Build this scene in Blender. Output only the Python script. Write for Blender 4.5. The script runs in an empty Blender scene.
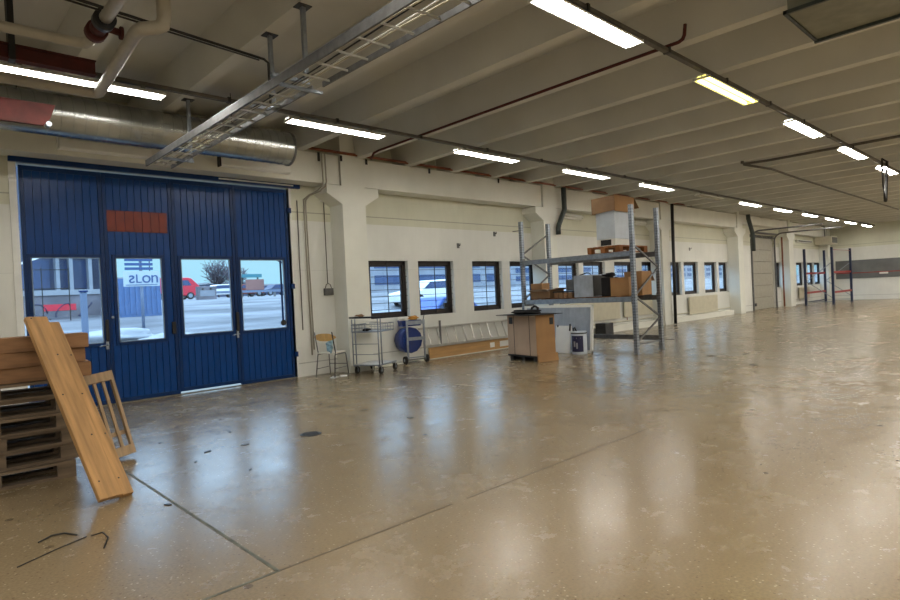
import bpy, bmesh, math, random
from mathutils import Vector, Matrix
random.seed(7)
SC = bpy.context.scene
COL = SC.collection
PI = math.pi
# ------------------------------------------------------------------ camera (fitted) and helper
MR = ((0.72661, -0.68533, -0.04862), (-0.04224, 0.02607, -0.99877), (0.68575, 0.72777, -0.01000))
FPX = 588.94
EYE = 1.455
def ray(x, y):
    v = ((x - 450) / FPX, (y - 300) / FPX, 1.0)
    return [sum(MR[r][c] * v[r] for r in range(3)) for c in range(3)]
def on_z(x, y, z=0.0):
    d = ray(x, y); s = (z - EYE) / d[2]
    return Vector((d[0] * s, d[1] * s, z))
def on_y(x, y, Y):
    d = ray(x, y); s = Y / d[1]
    return Vector((d[0] * s, Y, EYE + d[2] * s))
def on_x(x, y, X):
    d = ray(x, y); s = X / d[0]
    return Vector((X, d[1] * s, EYE + d[2] * s))

# ------------------------------------------------------------------ materials
def lin(c):
    c = c / 255.0
    return c / 12.92 if c <= 0.04045 else ((c + 0.055) / 1.055) ** 2.4
def rgb(r, g, b): return (lin(r), lin(g), lin(b), 1)
def newmat(name):
    m = bpy.data.materials.new(name); m.use_nodes = True
    return m, m.node_tree, m.node_tree.nodes['Principled BSDF']
def mat(name, col, rough=0.6, metal=0.0, var=0.12, scale=6.0, bump=0.0, coat=0.0, stretch=(1, 1, 1), col2=None):
    m, nt, b = newmat(name)
    b.inputs['Roughness'].default_value = rough
    b.inputs['Metallic'].default_value = metal
    if coat: b.inputs['Coat Weight'].default_value = coat
    N = nt.nodes; L = nt.links
    tc = N.new('ShaderNodeTexCoord'); mp = N.new('ShaderNodeMapping'); mp.inputs['Scale'].default_value = stretch
    nz = N.new('ShaderNodeTexNoise'); nz.inputs['Scale'].default_value = scale; nz.inputs['Detail'].default_value = 6
    L.new(tc.outputs['Object'], mp.inputs['Vector']); L.new(mp.outputs['Vector'], nz.inputs['Vector'])
    rp = N.new('ShaderNodeValToRGB')
    d = col2 or tuple(c * (1 - var * 1.6) for c in col[:3]) + (1,)
    l = tuple(min(1, c * (1 + var)) for c in col[:3]) + (1,) if not col2 else col
    rp.color_ramp.elements[0].position = 0.32; rp.color_ramp.elements[1].position = 0.68
    rp.color_ramp.elements[0].color = d; rp.color_ramp.elements[1].color = l
    L.new(nz.outputs['Fac'], rp.inputs['Fac']); L.new(rp.outputs['Color'], b.inputs['Base Color'])
    if bump:
        bp = N.new('ShaderNodeBump'); bp.inputs['Strength'].default_value = bump; bp.inputs['Distance'].default_value = 0.01
        L.new(nz.outputs['Fac'], bp.inputs['Height']); L.new(bp.outputs['Normal'], b.inputs['Normal'])
    return m
def emit(name, col, s):
    m = bpy.data.materials.new(name); m.use_nodes = True; nt = m.node_tree; nt.nodes.clear()
    e = nt.nodes.new('ShaderNodeEmission'); o = nt.nodes.new('ShaderNodeOutputMaterial')
    e.inputs['Color'].default_value = col; e.inputs['Strength'].default_value = s
    nt.links.new(e.outputs[0], o.inputs['Surface']); return m
def glass(name, tint=(0.93, 0.97, 1.0, 1)):
    m = bpy.data.materials.new(name); m.use_nodes = True; nt = m.node_tree; nt.nodes.clear()
    t = nt.nodes.new('ShaderNodeBsdfTransparent'); g = nt.nodes.new('ShaderNodeBsdfGlossy'); x = nt.nodes.new('ShaderNodeMixShader')
    f = nt.nodes.new('ShaderNodeLayerWeight'); pw = nt.nodes.new('ShaderNodeMath'); pw.operation = 'POWER'; pw.inputs[1].default_value = 4.0
    mr = nt.nodes.new('ShaderNodeMapRange'); mr.inputs[3].default_value = 0.03; mr.inputs[4].default_value = 0.6; o = nt.nodes.new('ShaderNodeOutputMaterial')
    t.inputs['Color'].default_value = tint; g.inputs['Roughness'].default_value = 0.03
    nt.links.new(f.outputs['Facing'], pw.inputs[0]); nt.links.new(pw.outputs[0], mr.inputs[0]); nt.links.new(mr.outputs[0], x.inputs[0])
    nt.links.new(t.outputs[0], x.inputs[1]); nt.links.new(g.outputs[0], x.inputs[2])
    nt.links.new(x.outputs[0], o.inputs['Surface']); return m
M = {}
M['ceil'] = mat('ceiling_paint', rgb(202, 201, 193), 0.75, var=0.05, scale=0.9)
M['beam'] = mat('beam_paint', rgb(222, 222, 212), 0.6, var=0.03, scale=2)
M['dkbrown'] = mat('dark_brown_wood', rgb(38, 28, 24), 0.5, var=0.2, scale=8, stretch=(1, 1, 6))
M['black'] = mat('black_plastic', rgb(22, 22, 24), 0.5, var=0.15)
M['blackm'] = mat('black_metal', rgb(40, 38, 36), 0.45, 0.3, var=0.15)
M['blue'] = mat('blue_door_paint', rgb(0, 58, 122), 0.30, var=0.06, scale=2.2, bump=0.02)
M['bluefr'] = mat('blue_frame_paint', rgb(0, 42, 92), 0.33, var=0.06, scale=3)
for q in ('blue', 'bluefr'): M[q].node_tree.nodes['Principled BSDF'].inputs['Specular IOR Level'].default_value = 0.25
M['redbrown'] = mat('red_brown_paint', rgb(118, 42, 22), 0.5, var=0.15)
M['trimlt'] = mat('light_grey_trim', rgb(120, 140, 160), 0.5, var=0.1)
M['steel'] = mat('galvanised_steel', rgb(150, 158, 168), 0.38, 0.75, var=0.12, scale=14, bump=0.02)
M['steeldk'] = mat('dull_grey_steel', rgb(112, 112, 112), 0.5, 0.5, var=0.15, scale=12)
M['alu'] = mat('aluminium', rgb(190, 188, 180), 0.4, 0.6, var=0.08)
M['duct'] = mat('spiral_duct_metal', rgb(176, 178, 174), 0.27, 0.9, var=0.12, scale=3)
M['white'] = mat('white_enamel', rgb(222, 222, 216), 0.4, var=0.04)
M['whitebl'] = mat('pale_blue_white_enamel', rgb(202, 212, 224), 0.35, var=0.05)
M['cream'] = mat('cream_enamel', rgb(200, 194, 172), 0.45, var=0.04)
M['creampipe'] = mat('cream_pipe_paint', rgb(168, 162, 148), 0.42, var=0.08)
M['copper'] = mat('brown_copper_pipe', rgb(140, 82, 56), 0.5, 0.2, var=0.2)
M['red'] = mat('dark_red_paint', rgb(76, 24, 18), 0.75, var=0.2)
M['trunk'] = mat('grey_trunking', rgb(96, 92, 84), 0.55, 0.2, var=0.15)
M['board'] = mat('cardboard', rgb(162, 124, 84), 0.85, var=0.08, scale=3)
M['board_pale'] = mat('pale_cardboard', rgb(184, 160, 138), 0.85, var=0.06, scale=3)
M['board_dk'] = mat('brown_cardboard', rgb(138, 108, 78), 0.85, var=0.1, scale=3)
M['paper'] = mat('white_paper', rgb(228, 226, 220), 0.8, var=0.03)
M['wood'] = mat('pine_plank', rgb(180, 138, 88), 0.65, var=0.22, scale=2.4, stretch=(9, 9, 0.8), bump=0.15)
M['woodx'] = mat('pine_board', rgb(184, 144, 92), 0.6, var=0.12, scale=2.2, stretch=(0.7, 8, 8))
M['woodend'] = mat('timber_beam_wood', rgb(142, 104, 70), 0.75, var=0.22, scale=3.0, stretch=(1, 6, 6))
M['pallet'] = mat('weathered_pallet_wood', rgb(104, 88, 70), 0.85, var=0.25, scale=4, stretch=(1, 6, 6))
M['pallet2'] = mat('brown_pallet_wood', rgb(150, 96, 52), 0.8, var=0.2, scale=4)
M['frame_wood'] = mat('pale_frame_wood', rgb(178, 150, 116), 0.7, var=0.15, scale=4, stretch=(8, 8, 1))
M['chairwood'] = mat('beech_plywood', rgb(214, 170, 104), 0.4, var=0.1, scale=4, stretch=(1, 8, 1))
M['bluepl'] = mat('blue_plastic', rgb(14, 44, 112), 0.35, var=0.12)
M['navy'] = mat('navy_label', rgb(30, 32, 72), 0.5, var=0.1)
M['rackblue'] = mat('dark_blue_rack_paint', rgb(28, 42, 74), 0.4, var=0.1)
M['rackred'] = mat('red_rack_paint', rgb(150, 36, 30), 0.45, var=0.1)
M['greyboard'] = mat('grey_board', rgb(104, 106, 106), 0.5, var=0.1, scale=2)
M['rubber'] = mat('black_rubber', rgb(24, 24, 26), 0.7, var=0.1)
M['cloth'] = mat('black_cloth', rgb(20, 20, 24), 0.8, var=0.2)
M['tan'] = mat('tan_leather', rgb(196, 140, 62), 0.8, var=0.2)
M['bag'] = mat('pale_blue_bag', rgb(146, 178, 190), 0.4, var=0.25, scale=20)
M['glass'] = glass('window_glass')
M['rdoor'] = mat('grey_sectional_door_paint', rgb(158, 154, 140), 0.5, var=0.06)
M['darkpipe'] = mat('dark_green_grey_pipe', rgb(52, 60, 58), 0.45, var=0.1)
M['refl'] = mat('white_reflector', rgb(235, 235, 230), 0.35, var=0.02)

def wallmat():
    m, nt, b = newmat('painted_concrete_wall'); N = nt.nodes; L = nt.links
    tc = N.new('ShaderNodeTexCoord'); sp = N.new('ShaderNodeSeparateXYZ'); L.new(tc.outputs['Object'], sp.inputs[0])
    n1 = N.new('ShaderNodeTexNoise'); n1.inputs['Scale'].default_value = 0.7; n1.inputs['Detail'].default_value = 8
    L.new(tc.outputs['Object'], n1.inputs['Vector'])
    n2 = N.new('ShaderNodeTexNoise'); n2.inputs['Scale'].default_value = 9; n2.inputs['Detail'].default_value = 8
    mp = N.new('ShaderNodeMapping'); mp.inputs['Scale'].default_value = (1, 1, 0.18); L.new(tc.outputs['Object'], mp.inputs[0]); L.new(mp.outputs[0], n2.inputs['Vector'])
    up = N.new('ShaderNodeMath'); up.operation = 'GREATER_THAN'; up.inputs[1].default_value = 3.02; L.new(sp.outputs['Z'], up.inputs[0])
    mx = N.new('ShaderNodeMix'); mx.data_type = 'RGBA'
    mx.inputs[6].default_value = rgb(226, 226, 219); mx.inputs[7].default_value = rgb(212, 211, 190); L.new(up.outputs[0], mx.inputs[0])
    # dirt variation
    r = N.new('ShaderNodeMapRange'); r.inputs[1].default_value = 0.3; r.inputs[2].default_value = 0.75; r.inputs[3].default_value = 0.86; r.inputs[4].default_value = 1.05
    L.new(n1.outputs['Fac'], r.inputs[0])
    r2 = N.new('ShaderNodeMapRange'); r2.inputs[1].default_value = 0.3; r2.inputs[2].default_value = 0.6; r2.inputs[3].default_value = 0.97; r2.inputs[4].default_value = 1.0
    L.new(n2.outputs['Fac'], r2.inputs[0])
    mu = N.new('ShaderNodeMath'); mu.operation = 'MULTIPLY'; L.new(r.outputs[0], mu.inputs[0]); L.new(r2.outputs[0], mu.inputs[1])
    # horizontal panel seams at 3.18 m and 0.25 m
    prev = mu.outputs[0]
    for zz, w, dk in ((3.18, 0.010, 0.6), (0.26, 0.010, 0.6), (2.05, 0.004, 0.85)):
        a = N.new('ShaderNodeMath'); a.operation = 'SUBTRACT'; a.inputs[1].default_value = zz; L.new(sp.outputs['Z'], a.inputs[0])
        c = N.new('ShaderNodeMath'); c.operation = 'ABSOLUTE'; L.new(a.outputs[0], c.inputs[0])
        g = N.new('ShaderNodeMath'); g.operation = 'GREATER_THAN'; g.inputs[1].default_value = w; L.new(c.outputs[0], g.inputs[0])
        q = N.new('ShaderNodeMapRange'); q.inputs[3].default_value = dk; q.inputs[4].default_value = 1.0; L.new(g.outputs[0], q.inputs[0])
        k = N.new('ShaderNodeMath'); k.operation = 'MULTIPLY'; L.new(prev, k.inputs[0]); L.new(q.outputs[0], k.inputs[1]); prev = k.outputs[0]
    v = N.new('ShaderNodeVectorMath'); v.operation = 'SCALE'; L.new(mx.outputs[2], v.inputs[0]); L.new(prev, v.inputs['Scale'])
    L.new(v.outputs[0], b.inputs['Base Color']); b.inputs['Roughness'].default_value = 0.55
    bp = N.new('ShaderNodeBump'); bp.inputs['Strength'].default_value = 0.15; bp.inputs['Distance'].default_value = 0.01
    L.new(n2.outputs['Fac'], bp.inputs['Height']); L.new(bp.outputs[0], b.inputs['Normal'])
    return m
M['wall'] = wallmat()
def floormat():
    m, nt, b = newmat('worn_terrazzo_floor'); N = nt.nodes; L = nt.links
    tc = N.new('ShaderNodeTexCoord')
    def noise(s, d=6, sc=None, rough=0.5):
        n = N.new('ShaderNodeTexNoise'); n.inputs['Scale'].default_value = s; n.inputs['Detail'].default_value = d; n.inputs['Roughness'].default_value = rough
        if sc:
            mp = N.new('ShaderNodeMapping'); mp.inputs['Scale'].default_value = sc; L.new(tc.outputs['Object'], mp.inputs[0]); L.new(mp.outputs[0], n.inputs['Vector'])
        else: L.new(tc.outputs['Object'], n.inputs['Vector'])
        return n
    big = noise(0.35, 8); mid = noise(1.7, 10, None, 0.72); fine = noise(60, 3)
    rp = N.new('ShaderNodeValToRGB'); e = rp.color_ramp.elements
    e[0].position = 0.3; e[0].color = rgb(132, 115, 87); e[1].position = 0.72; e[1].color = rgb(154, 136, 106)
    L.new(big.outputs['Fac'], rp.inputs[0])
    rp2 = N.new('ShaderNodeValToRGB'); e = rp2.color_ramp.elements
    e[0].position = 0.15; e[0].color = (0.72, 0.69, 0.64, 1); e[1].position = 0.85; e[1].color = (1, 1, 1, 1)
    L.new(mid.outputs['Fac'], rp2.inputs[0])
    mu = N.new('ShaderNodeMix'); mu.data_type = 'RGBA'; mu.blend_type = 'MULTIPLY'; mu.inputs[0].default_value = 0.40
    L.new(rp.outputs[0], mu.inputs[6]); L.new(rp2.outputs[0], mu.inputs[7])
    fr_ = N.new('ShaderNodeMapRange'); fr_.inputs[1].default_value = 0.3; fr_.inputs[2].default_value = 0.7; fr_.inputs[3].default_value = 0.80; fr_.inputs[4].default_value = 1.12
    L.new(fine.outputs['Fac'], fr_.inputs[0])
    fv = N.new('ShaderNodeVectorMath'); fv.operation = 'SCALE'; L.new(mu.outputs[2], fv.inputs[0]); L.new(fr_.outputs[0], fv.inputs['Scale'])
    # terrazzo chips
    vo = N.new('ShaderNodeTexVoronoi'); vo.inputs['Scale'].default_value = 34; vo.inputs['Randomness'].default_value = 1; L.new(tc.outputs['Object'], vo.inputs['Vector'])
    lt = N.new('ShaderNodeMath'); lt.operation = 'LESS_THAN'; lt.inputs[1].default_value = 0.20; L.new(vo.outputs['Distance'], lt.inputs[0])
    sc = N.new('ShaderNodeSeparateColor'); L.new(vo.outputs['Color'], sc.inputs[0])
    pick = N.new('ShaderNodeMath'); pick.operation = 'GREATER_THAN'; pick.inputs[1].default_value = 0.45; L.new(sc.outputs[0], pick.inputs[0])
    am = N.new('ShaderNodeMath'); am.operation = 'MULTIPLY'; L.new(lt.outputs[0], am.inputs[0]); L.new(pick.outputs[0], am.inputs[1])
    cc = N.new('ShaderNodeValToRGB'); cc.color_ramp.interpolation = 'CONSTANT'
    cc.color_ramp.elements[0].color = rgb(208, 196, 166); cc.color_ramp.elements[1].position = 0.6; cc.color_ramp.elements[1].color = rgb(84, 66, 46)
    L.new(sc.outputs[1], cc.inputs[0])
    am2 = N.new('ShaderNodeMath'); am2.operation = 'MULTIPLY'; am2.inputs[1].default_value = 0.7; L.new(am.outputs[0], am2.inputs[0])
    m2 = N.new('ShaderNodeMix'); m2.data_type = 'RGBA'; L.new(am2.outputs[0], m2.inputs[0]); L.new(fv.outputs[0], m2.inputs[6]); L.new(cc.outputs[0], m2.inputs[7])
    # sparse stains
    v3 = N.new('ShaderNodeTexVoronoi'); v3.inputs['Scale'].default_value = 2.1; L.new(tc.outputs['Object'], v3.inputs['Vector'])
    l3 = N.new('ShaderNodeMath'); l3.operation = 'LESS_THAN'; l3.inputs[1].default_value = 0.055; L.new(v3.outputs['Distance'], l3.inputs[0])
    s3 = N.new('ShaderNodeMath'); s3.operation = 'MULTIPLY'; s3.inputs[1].default_value = 0.6; L.new(l3.outputs[0], s3.inputs[0])
    m3 = N.new('ShaderNodeMix'); m3.data_type = 'RGBA'; m3.inputs[7].default_value = rgb(62, 48, 36); L.new(s3.outputs[0], m3.inputs[0]); L.new(m2.outputs[2], m3.inputs[6])
    L.new(m3.outputs[2], b.inputs['Base Color'])
    rr = N.new('ShaderNodeMapRange'); rr.inputs[1].default_value = 0.3; rr.inputs[2].default_value = 0.7; rr.inputs[3].default_value = 0.17; rr.inputs[4].default_value = 0.32
    L.new(mid.outputs['Fac'], rr.inputs[0]); L.new(rr.outputs[0], b.inputs['Roughness'])
    b.inputs['Specular IOR Level'].default_value = 0.7
    wv = noise(9, 8, (1, 1, 1), 0.72)
    bp = N.new('ShaderNodeBump'); bp.inputs['Strength'].default_value = 0.20; bp.inputs['Distance'].default_value = 0.008
    L.new(wv.outputs['Fac'], bp.inputs['Height']); L.new(bp.outputs[0], b.inputs['Normal'])
    return m
M['floor'] = floormat()

# ------------------------------------------------------------------ mesh builder
class MB:
    def __init__(s): s.bm = bmesh.new()
    def box(s, x0, x1, y0, y1, z0, z1, mtx=None):
        v = [s.bm.verts.new((x, y, z)) for x in (x0, x1) for y in (y0, y1) for z in (z0, z1)]
        for f in ((0, 1, 3, 2), (4, 6, 7, 5), (0, 4, 5, 1), (2, 3, 7, 6), (0, 2, 6, 4), (1, 5, 7, 3)):
            s.bm.faces.new([v[i] for i in f])
        if mtx is not None:
            for q in v: q.co = mtx @ q.co
        return s
    def bar(s, p, q, w, h, up=(0, 0, 1)):
        p = Vector(p); q = Vector(q); d = q - p; L = d.length; d.normalize(); u = Vector(up)
        if abs(d.dot(u)) > 0.99: u = Vector((1, 0, 0))
        r = d.cross(u).normalized(); u2 = r.cross(d).normalized()
        m = Matrix(((d.x, r.x, u2.x, p.x), (d.y, r.y, u2.y, p.y), (d.z, r.z, u2.z, p.z), (0, 0, 0, 1)))
        return s.box(0, L, -w / 2, w / 2, -h / 2, h / 2, m)
    def cyl(s, p, q, r, n=12, r2=None, caps=True):
        p = Vector(p); q = Vector(q); d = (q - p).normalized()
        u = Vector((0, 0, 1)) if abs(d.z) < 0.95 else Vector((1, 0, 0))
        a = d.cross(u).normalized(); b = d.cross(a).normalized(); r2 = r if r2 is None else r2
        A = [s.bm.verts.new(p + (a * math.cos(2 * PI * i / n) + b * math.sin(2 * PI * i / n)) * r) for i in range(n)]
        B = [s.bm.verts.new(q + (a * math.cos(2 * PI * i / n) + b * math.sin(2 * PI * i / n)) * r2) for i in range(n)]
        for i in range(n):
            f = s.bm.faces.new((A[i], A[(i + 1) % n], B[(i + 1) % n], B[i])); f.smooth = n > 6
        if caps: s.bm.faces.new(A[::-1]); s.bm.faces.new(B)
        return s
    def tube(s, pts, r, n=8):
        pts = [Vector(p) for p in pts]; rings = []
        for i, p in enumerate(pts):
            t = (pts[min(i + 1, len(pts) - 1)] - pts[max(i - 1, 0)]).normalized()
            u = Vector((0, 0, 1)) if abs(t.z) < 0.9 else Vector((1, 0, 0))
            if i and rings: u = prevb
            a = t.cross(u); 
            if a.length < 1e-4: a = t.cross(Vector((0, 1, 0)))
            a.normalize(); b = a.cross(t).normalized(); prevb = b
            k = 1.0
            if 0 < i < len(pts) - 1:
                c = (pts[i] - pts[i - 1]).normalized().dot((pts[i + 1] - pts[i]).normalized()); k = 1 / max(0.5, math.sqrt(max(0.01, (1 + c) / 2)))
            rings.append([s.bm.verts.new(p + (a * math.cos(2 * PI * j / n) + b * math.sin(2 * PI * j / n)) * r * k) for j in range(n)])
        for A, B in zip(rings, rings[1:]):
            for j in range(n):
                f = s.bm.faces.new((A[j], A[(j + 1) % n], B[(j + 1) % n], B[j])); f.smooth = True
        s.bm.faces.new(rings[0][::-1]); s.bm.faces.new(rings[-1]); return s
    def poly(s, pts, d):
        # extrude a planar polygon (3D points) by vector d
        d = Vector(d); A = [s.bm.verts.new(Vector(p)) for p in pts]; B = [s.bm.verts.new(Vector(p) + d) for p in pts]
        n = len(A); s.bm.faces.new(A[::-1]); s.bm.faces.new(B)
        for i in range(n): s.bm.faces.new((A[i], A[(i + 1) % n], B[(i + 1) % n], B[i]))
        return s
    def lathe(s, prof, n=20, c=(0, 0)):
        R = [[s.bm.verts.new((c[0] + r * math.cos(2 * PI * i / n), c[1] + r * math.sin(2 * PI * i / n), z)) for i in range(n)] for r, z in prof]
        for A, B in zip(R, R[1:]):
            for i in range(n):
                f = s.bm.faces.new((A[i], A[(i + 1) % n], B[(i + 1) % n], B[i])); f.smooth = True
        s.bm.faces.new(R[0][::-1]); s.bm.faces.new(R[-1]); return s
    def blob(s, c, r, seed=0, amp=0.25, sub=2, sq=(1, 1, 1)):
        rnd = random.Random(seed); ph = [rnd.uniform(0, 6) for _ in range(6)]
        res = bmesh.ops.create_icosphere(s.bm, subdivisions=sub, radius=1)
        for v in res['verts']:
            n = v.co.normalized(); k = 1 + amp * (math.sin(3 * n.x + ph[0]) * math.sin(4 * n.y + ph[1]) + 0.6 * math.sin(7 * n.z + ph[2] + 3 * n.x))
            v.co = Vector(c) + Vector((n.x * r * k * sq[0], n.y * r * k * sq[1], n.z * r * k * sq[2]))
        for f in s.bm.faces[-len(res['verts']):]: pass
        return s
    def build(s, name, m, parent=None, loc=None, rot=None, bevel=0, smooth=False):
        me = bpy.data.meshes.new(name)
        bmesh.ops.recalc_face_normals(s.bm, faces=s.bm.faces)
        if smooth:
            for f in s.bm.faces: f.smooth = True
        s.bm.to_mesh(me); s.bm.free()
        o = bpy.data.objects.new(name, me); COL.objects.link(o)
        me.materials.append(M[m] if isinstance(m, str) else m)
        if parent: o.parent = parent
        if loc: o.location = loc
        if rot: o.rotation_euler = rot
        if bevel:
            b = o.modifiers.new('bevel', 'BEVEL'); b.width = bevel; b.segments = 2; b.limit_method = 'ANGLE'
        return o
def tag(o, label, cat, group=None):
    o['label'] = label; o['category'] = cat
    if group: o['group'] = group
    return o
def thing(name, label, cat, loc=(0, 0, 0), rz=0, group=None):
    o = bpy.data.objects.new(name, None); COL.objects.link(o); o.empty_display_size = 0.1
    o.location = loc; o.rotation_euler = (0, 0, rz); return tag(o, label, cat, group)
def struct(o): o['kind'] = 'structure'; return o
def sempty(name, loc=(0, 0, 0)):
    o = bpy.data.objects.new(name, None); COL.objects.link(o); o.location = loc; return struct(o)
def dup(root, loc, rz=None, label=None, group=None):
    r = root.copy(); COL.objects.link(r); r.location = loc
    if rz is not None: r.rotation_euler = (0, 0, rz)
    if label: r['label'] = label
    if group: r['group'] = group
    for ch in list(root.children):
        c = ch.copy(); COL.objects.link(c); c.parent = r
        for g in ch.children:
            d = g.copy(); COL.objects.link(d); d.parent = c
    return r

# ------------------------------------------------------------------ the shell
WY = 10.26            # inner face of the long window wall
WT = 0.26             # its thickness
XA, XB = -7.0, 40.3   # near and far end
YR = -13.0            # right side of the hall
ZS = 4.74             # slab underside
struct(MB().box(XA - .3, XB + .3, YR - .3, WY + WT, -0.3, 0).build('floor', 'floor'))
FL = bpy.data.objects['floor']
jm = mat('green_grey_joint_filler', rgb(98, 98, 84), 0.6, var=0.35, scale=9)
jm2 = mat('dark_joint_line', rgb(96, 82, 60), 0.6, var=0.2, scale=12)
MB().box(1.44, 1.462, 3.0, 6.6, 0.0, 0.0015).build('floor_joint', jm, FL)
MB().box(0.4, 1.46, 2.99, 3.01, 0.0, 0.0015).build('floor_joint', jm, FL)
MB().box(1.465, 2.75, 2.993, 3.007, 0.0, 0.001).build('floor_joint', jm2, FL)
MB().box(2.9, 5.6, 2.994, 3.006, 0.0, 0.001).build('floor_joint', jm2, FL)

ce = struct(MB().box(XA - .3, XB + .3, YR - .3, WY + WT, ZS, ZS + 0.3).build('ceiling', 'ceil'))
RIB0, RIBS = 5.60, 1.3123
k = -9
while RIB0 + RIBS * k < XB - .2:
    x = RIB0 + RIBS * k
    if x > XA + .3:
        MB().poly([(x - .15, YR, ZS), (x + .15, YR, ZS), (x + .085, YR, 4.27), (x - .085, YR, 4.27)], (0, WY - YR, 0)).build('rib', 'ceil', ce)
    k += 1

# openings in the long wall
wins = [(7.34, 8.34), (8.72, 9.74), (10.48, 11.48), (11.90, 12.90), (14.0, 14.92), (15.31, 16.36), (17.08, 18.12), (18.85, 19.50),
        (20.65, 21.62), (22.05, 23.08), (23.88, 24.84), (25.29, 26.00), (32.05, 32.60), (35.35, 36.25), (37.29, 38.15), (38.58, 39.50)]
WZ0, WZ1 = 1.0, 2.25
wins = [(a, b * 1.0095) for a, b in wins]
DX0, DX1, DZ = 1.33, 5.56, 3.62
RX0, RX1, RZ = 29.0, 32.0, 3.42
ops = sorted([(a, b, WZ0, WZ1) for a, b in wins] + [(DX0, DX1, 0, DZ), (RX0, RX1, 0, RZ)])
w = MB(); cx = XA - .3
for a, b, z0, z1 in ops:
    w.box(cx, a, WY, WY + WT, 0, ZS)
    if z0 > 0: w.box(a, b, WY, WY + WT, 0, z0)
    w.box(a, b, WY, WY + WT, z1, ZS); cx = b
w.box(cx, XB + .3, WY, WY + WT, 0, ZS)
WL = struct(w.build('wall_left', 'wall'))
struct(MB().box(XB, XB + .3, YR, WY, 0, ZS).build('wall_far', 'wall'))
struct(MB().box(XA - .3, XA, YR, WY, 0, ZS).build('wall_near', 'wall'))
struct(MB().box(XA - .3, XB + .3, YR - .3, YR, 0, ZS).build('wall_right', 'wall'))

# columns with corbels and the edge beams on them
cols = [0.1, 6.74, 13.13, 19.76, 26.55, 33.15, 39.9]
cols[0] = 0.35
for i, c in enumerate(cols):
    hw = 0.275 if i != 5 else 0.33
    CY = 9.80
    cw = 0.61
    m = MB().poly([(c - hw, CY, 0), (c + hw, CY, 0), (c + hw, CY, 3.32), (c + cw, CY, 3.52), (c + cw, CY, 3.685), (c + hw, CY, 3.685), (c + hw, CY, ZS), (c - hw, CY, ZS),
                   (c - hw, CY, 3.685), (c - cw, CY, 3.685), (c - cw, CY, 3.52), (c - hw, CY, 3.32)], (0, WY - CY, 0))
    m.build('column', 'beam', WL)
for a, b in zip([XA] + cols[:-1], cols):
    if b - a < 0.5: continue
    if abs(b - 33.15) < .1:
        MB().box(a + .305, b - .335, 9.86, WY, 3.92, 4.30).build('beam', 'beam', WL); continue
    a2 = a + .29 if a > 0 else a
    MB().box(a2, b - .29 if b < 33 else b - .35, 9.84, WY, 3.70, 4.265).build('beam', 'beam', WL)

# thin black conduits that edge the joints of the beam beside the columns
for i, c in enumerate((6.7, 13.12)):
    pass

# ------------------------------------------------------------------ windows
def window(n, a, b, detail=True):
    e = sempty('window_%d' % n, ((a + b) / 2, WY, WZ0)); h = (b - a) / 2; H = WZ1 - WZ0
    fr = MB(); t = 0.085; y0, y1 = 0.10, 0.19
    fr.box(-h, -h + t, y0, y1, 0, H); fr.box(h - t, h, y0, y1, 0, H); fr.box(-h, h, y0, y1, H - t, H); fr.box(-h, h, y0, y1, 0, t)
    fr.build('frame', 'dkbrown', e)
    s = MB(); k = .04
    s.box(-h + t, -h + t + k, .12, .17, t, H - t); s.box(h - t - k, h - t, .12, .17, t, H - t)
    s.box(-h + t, h - t, .12, .17, t, t + k); s.box(-h + t, h - t, .12, .17, H - t - k, H - t)
    s.build('sash', 'dkbrown', e)
    MB().box(-h + t + k, h - t - k, .14, .148, t + k, H - t - k).build('glass', 'glass', e)
    if detail:
        g = MB(); r = .007
        g.box(-r, r, .07 - r, .07 + r, 0, H)
        for i in range(1, 8):
            z = .04 + (H - .10) * i / 8
            g.box(-h, h, .07 - r, .07 + r, z - r * .8, z + r * .8)
        g.build('grille', 'blackm', e)
    return e
for i, (a, b) in enumerate(wins):
    e = window(i + 1, a, b, i < 8)
    if i == 1: MB().box(.28, .40, .075, .12, .13, .25).build('latch', 'black', e)

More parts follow.
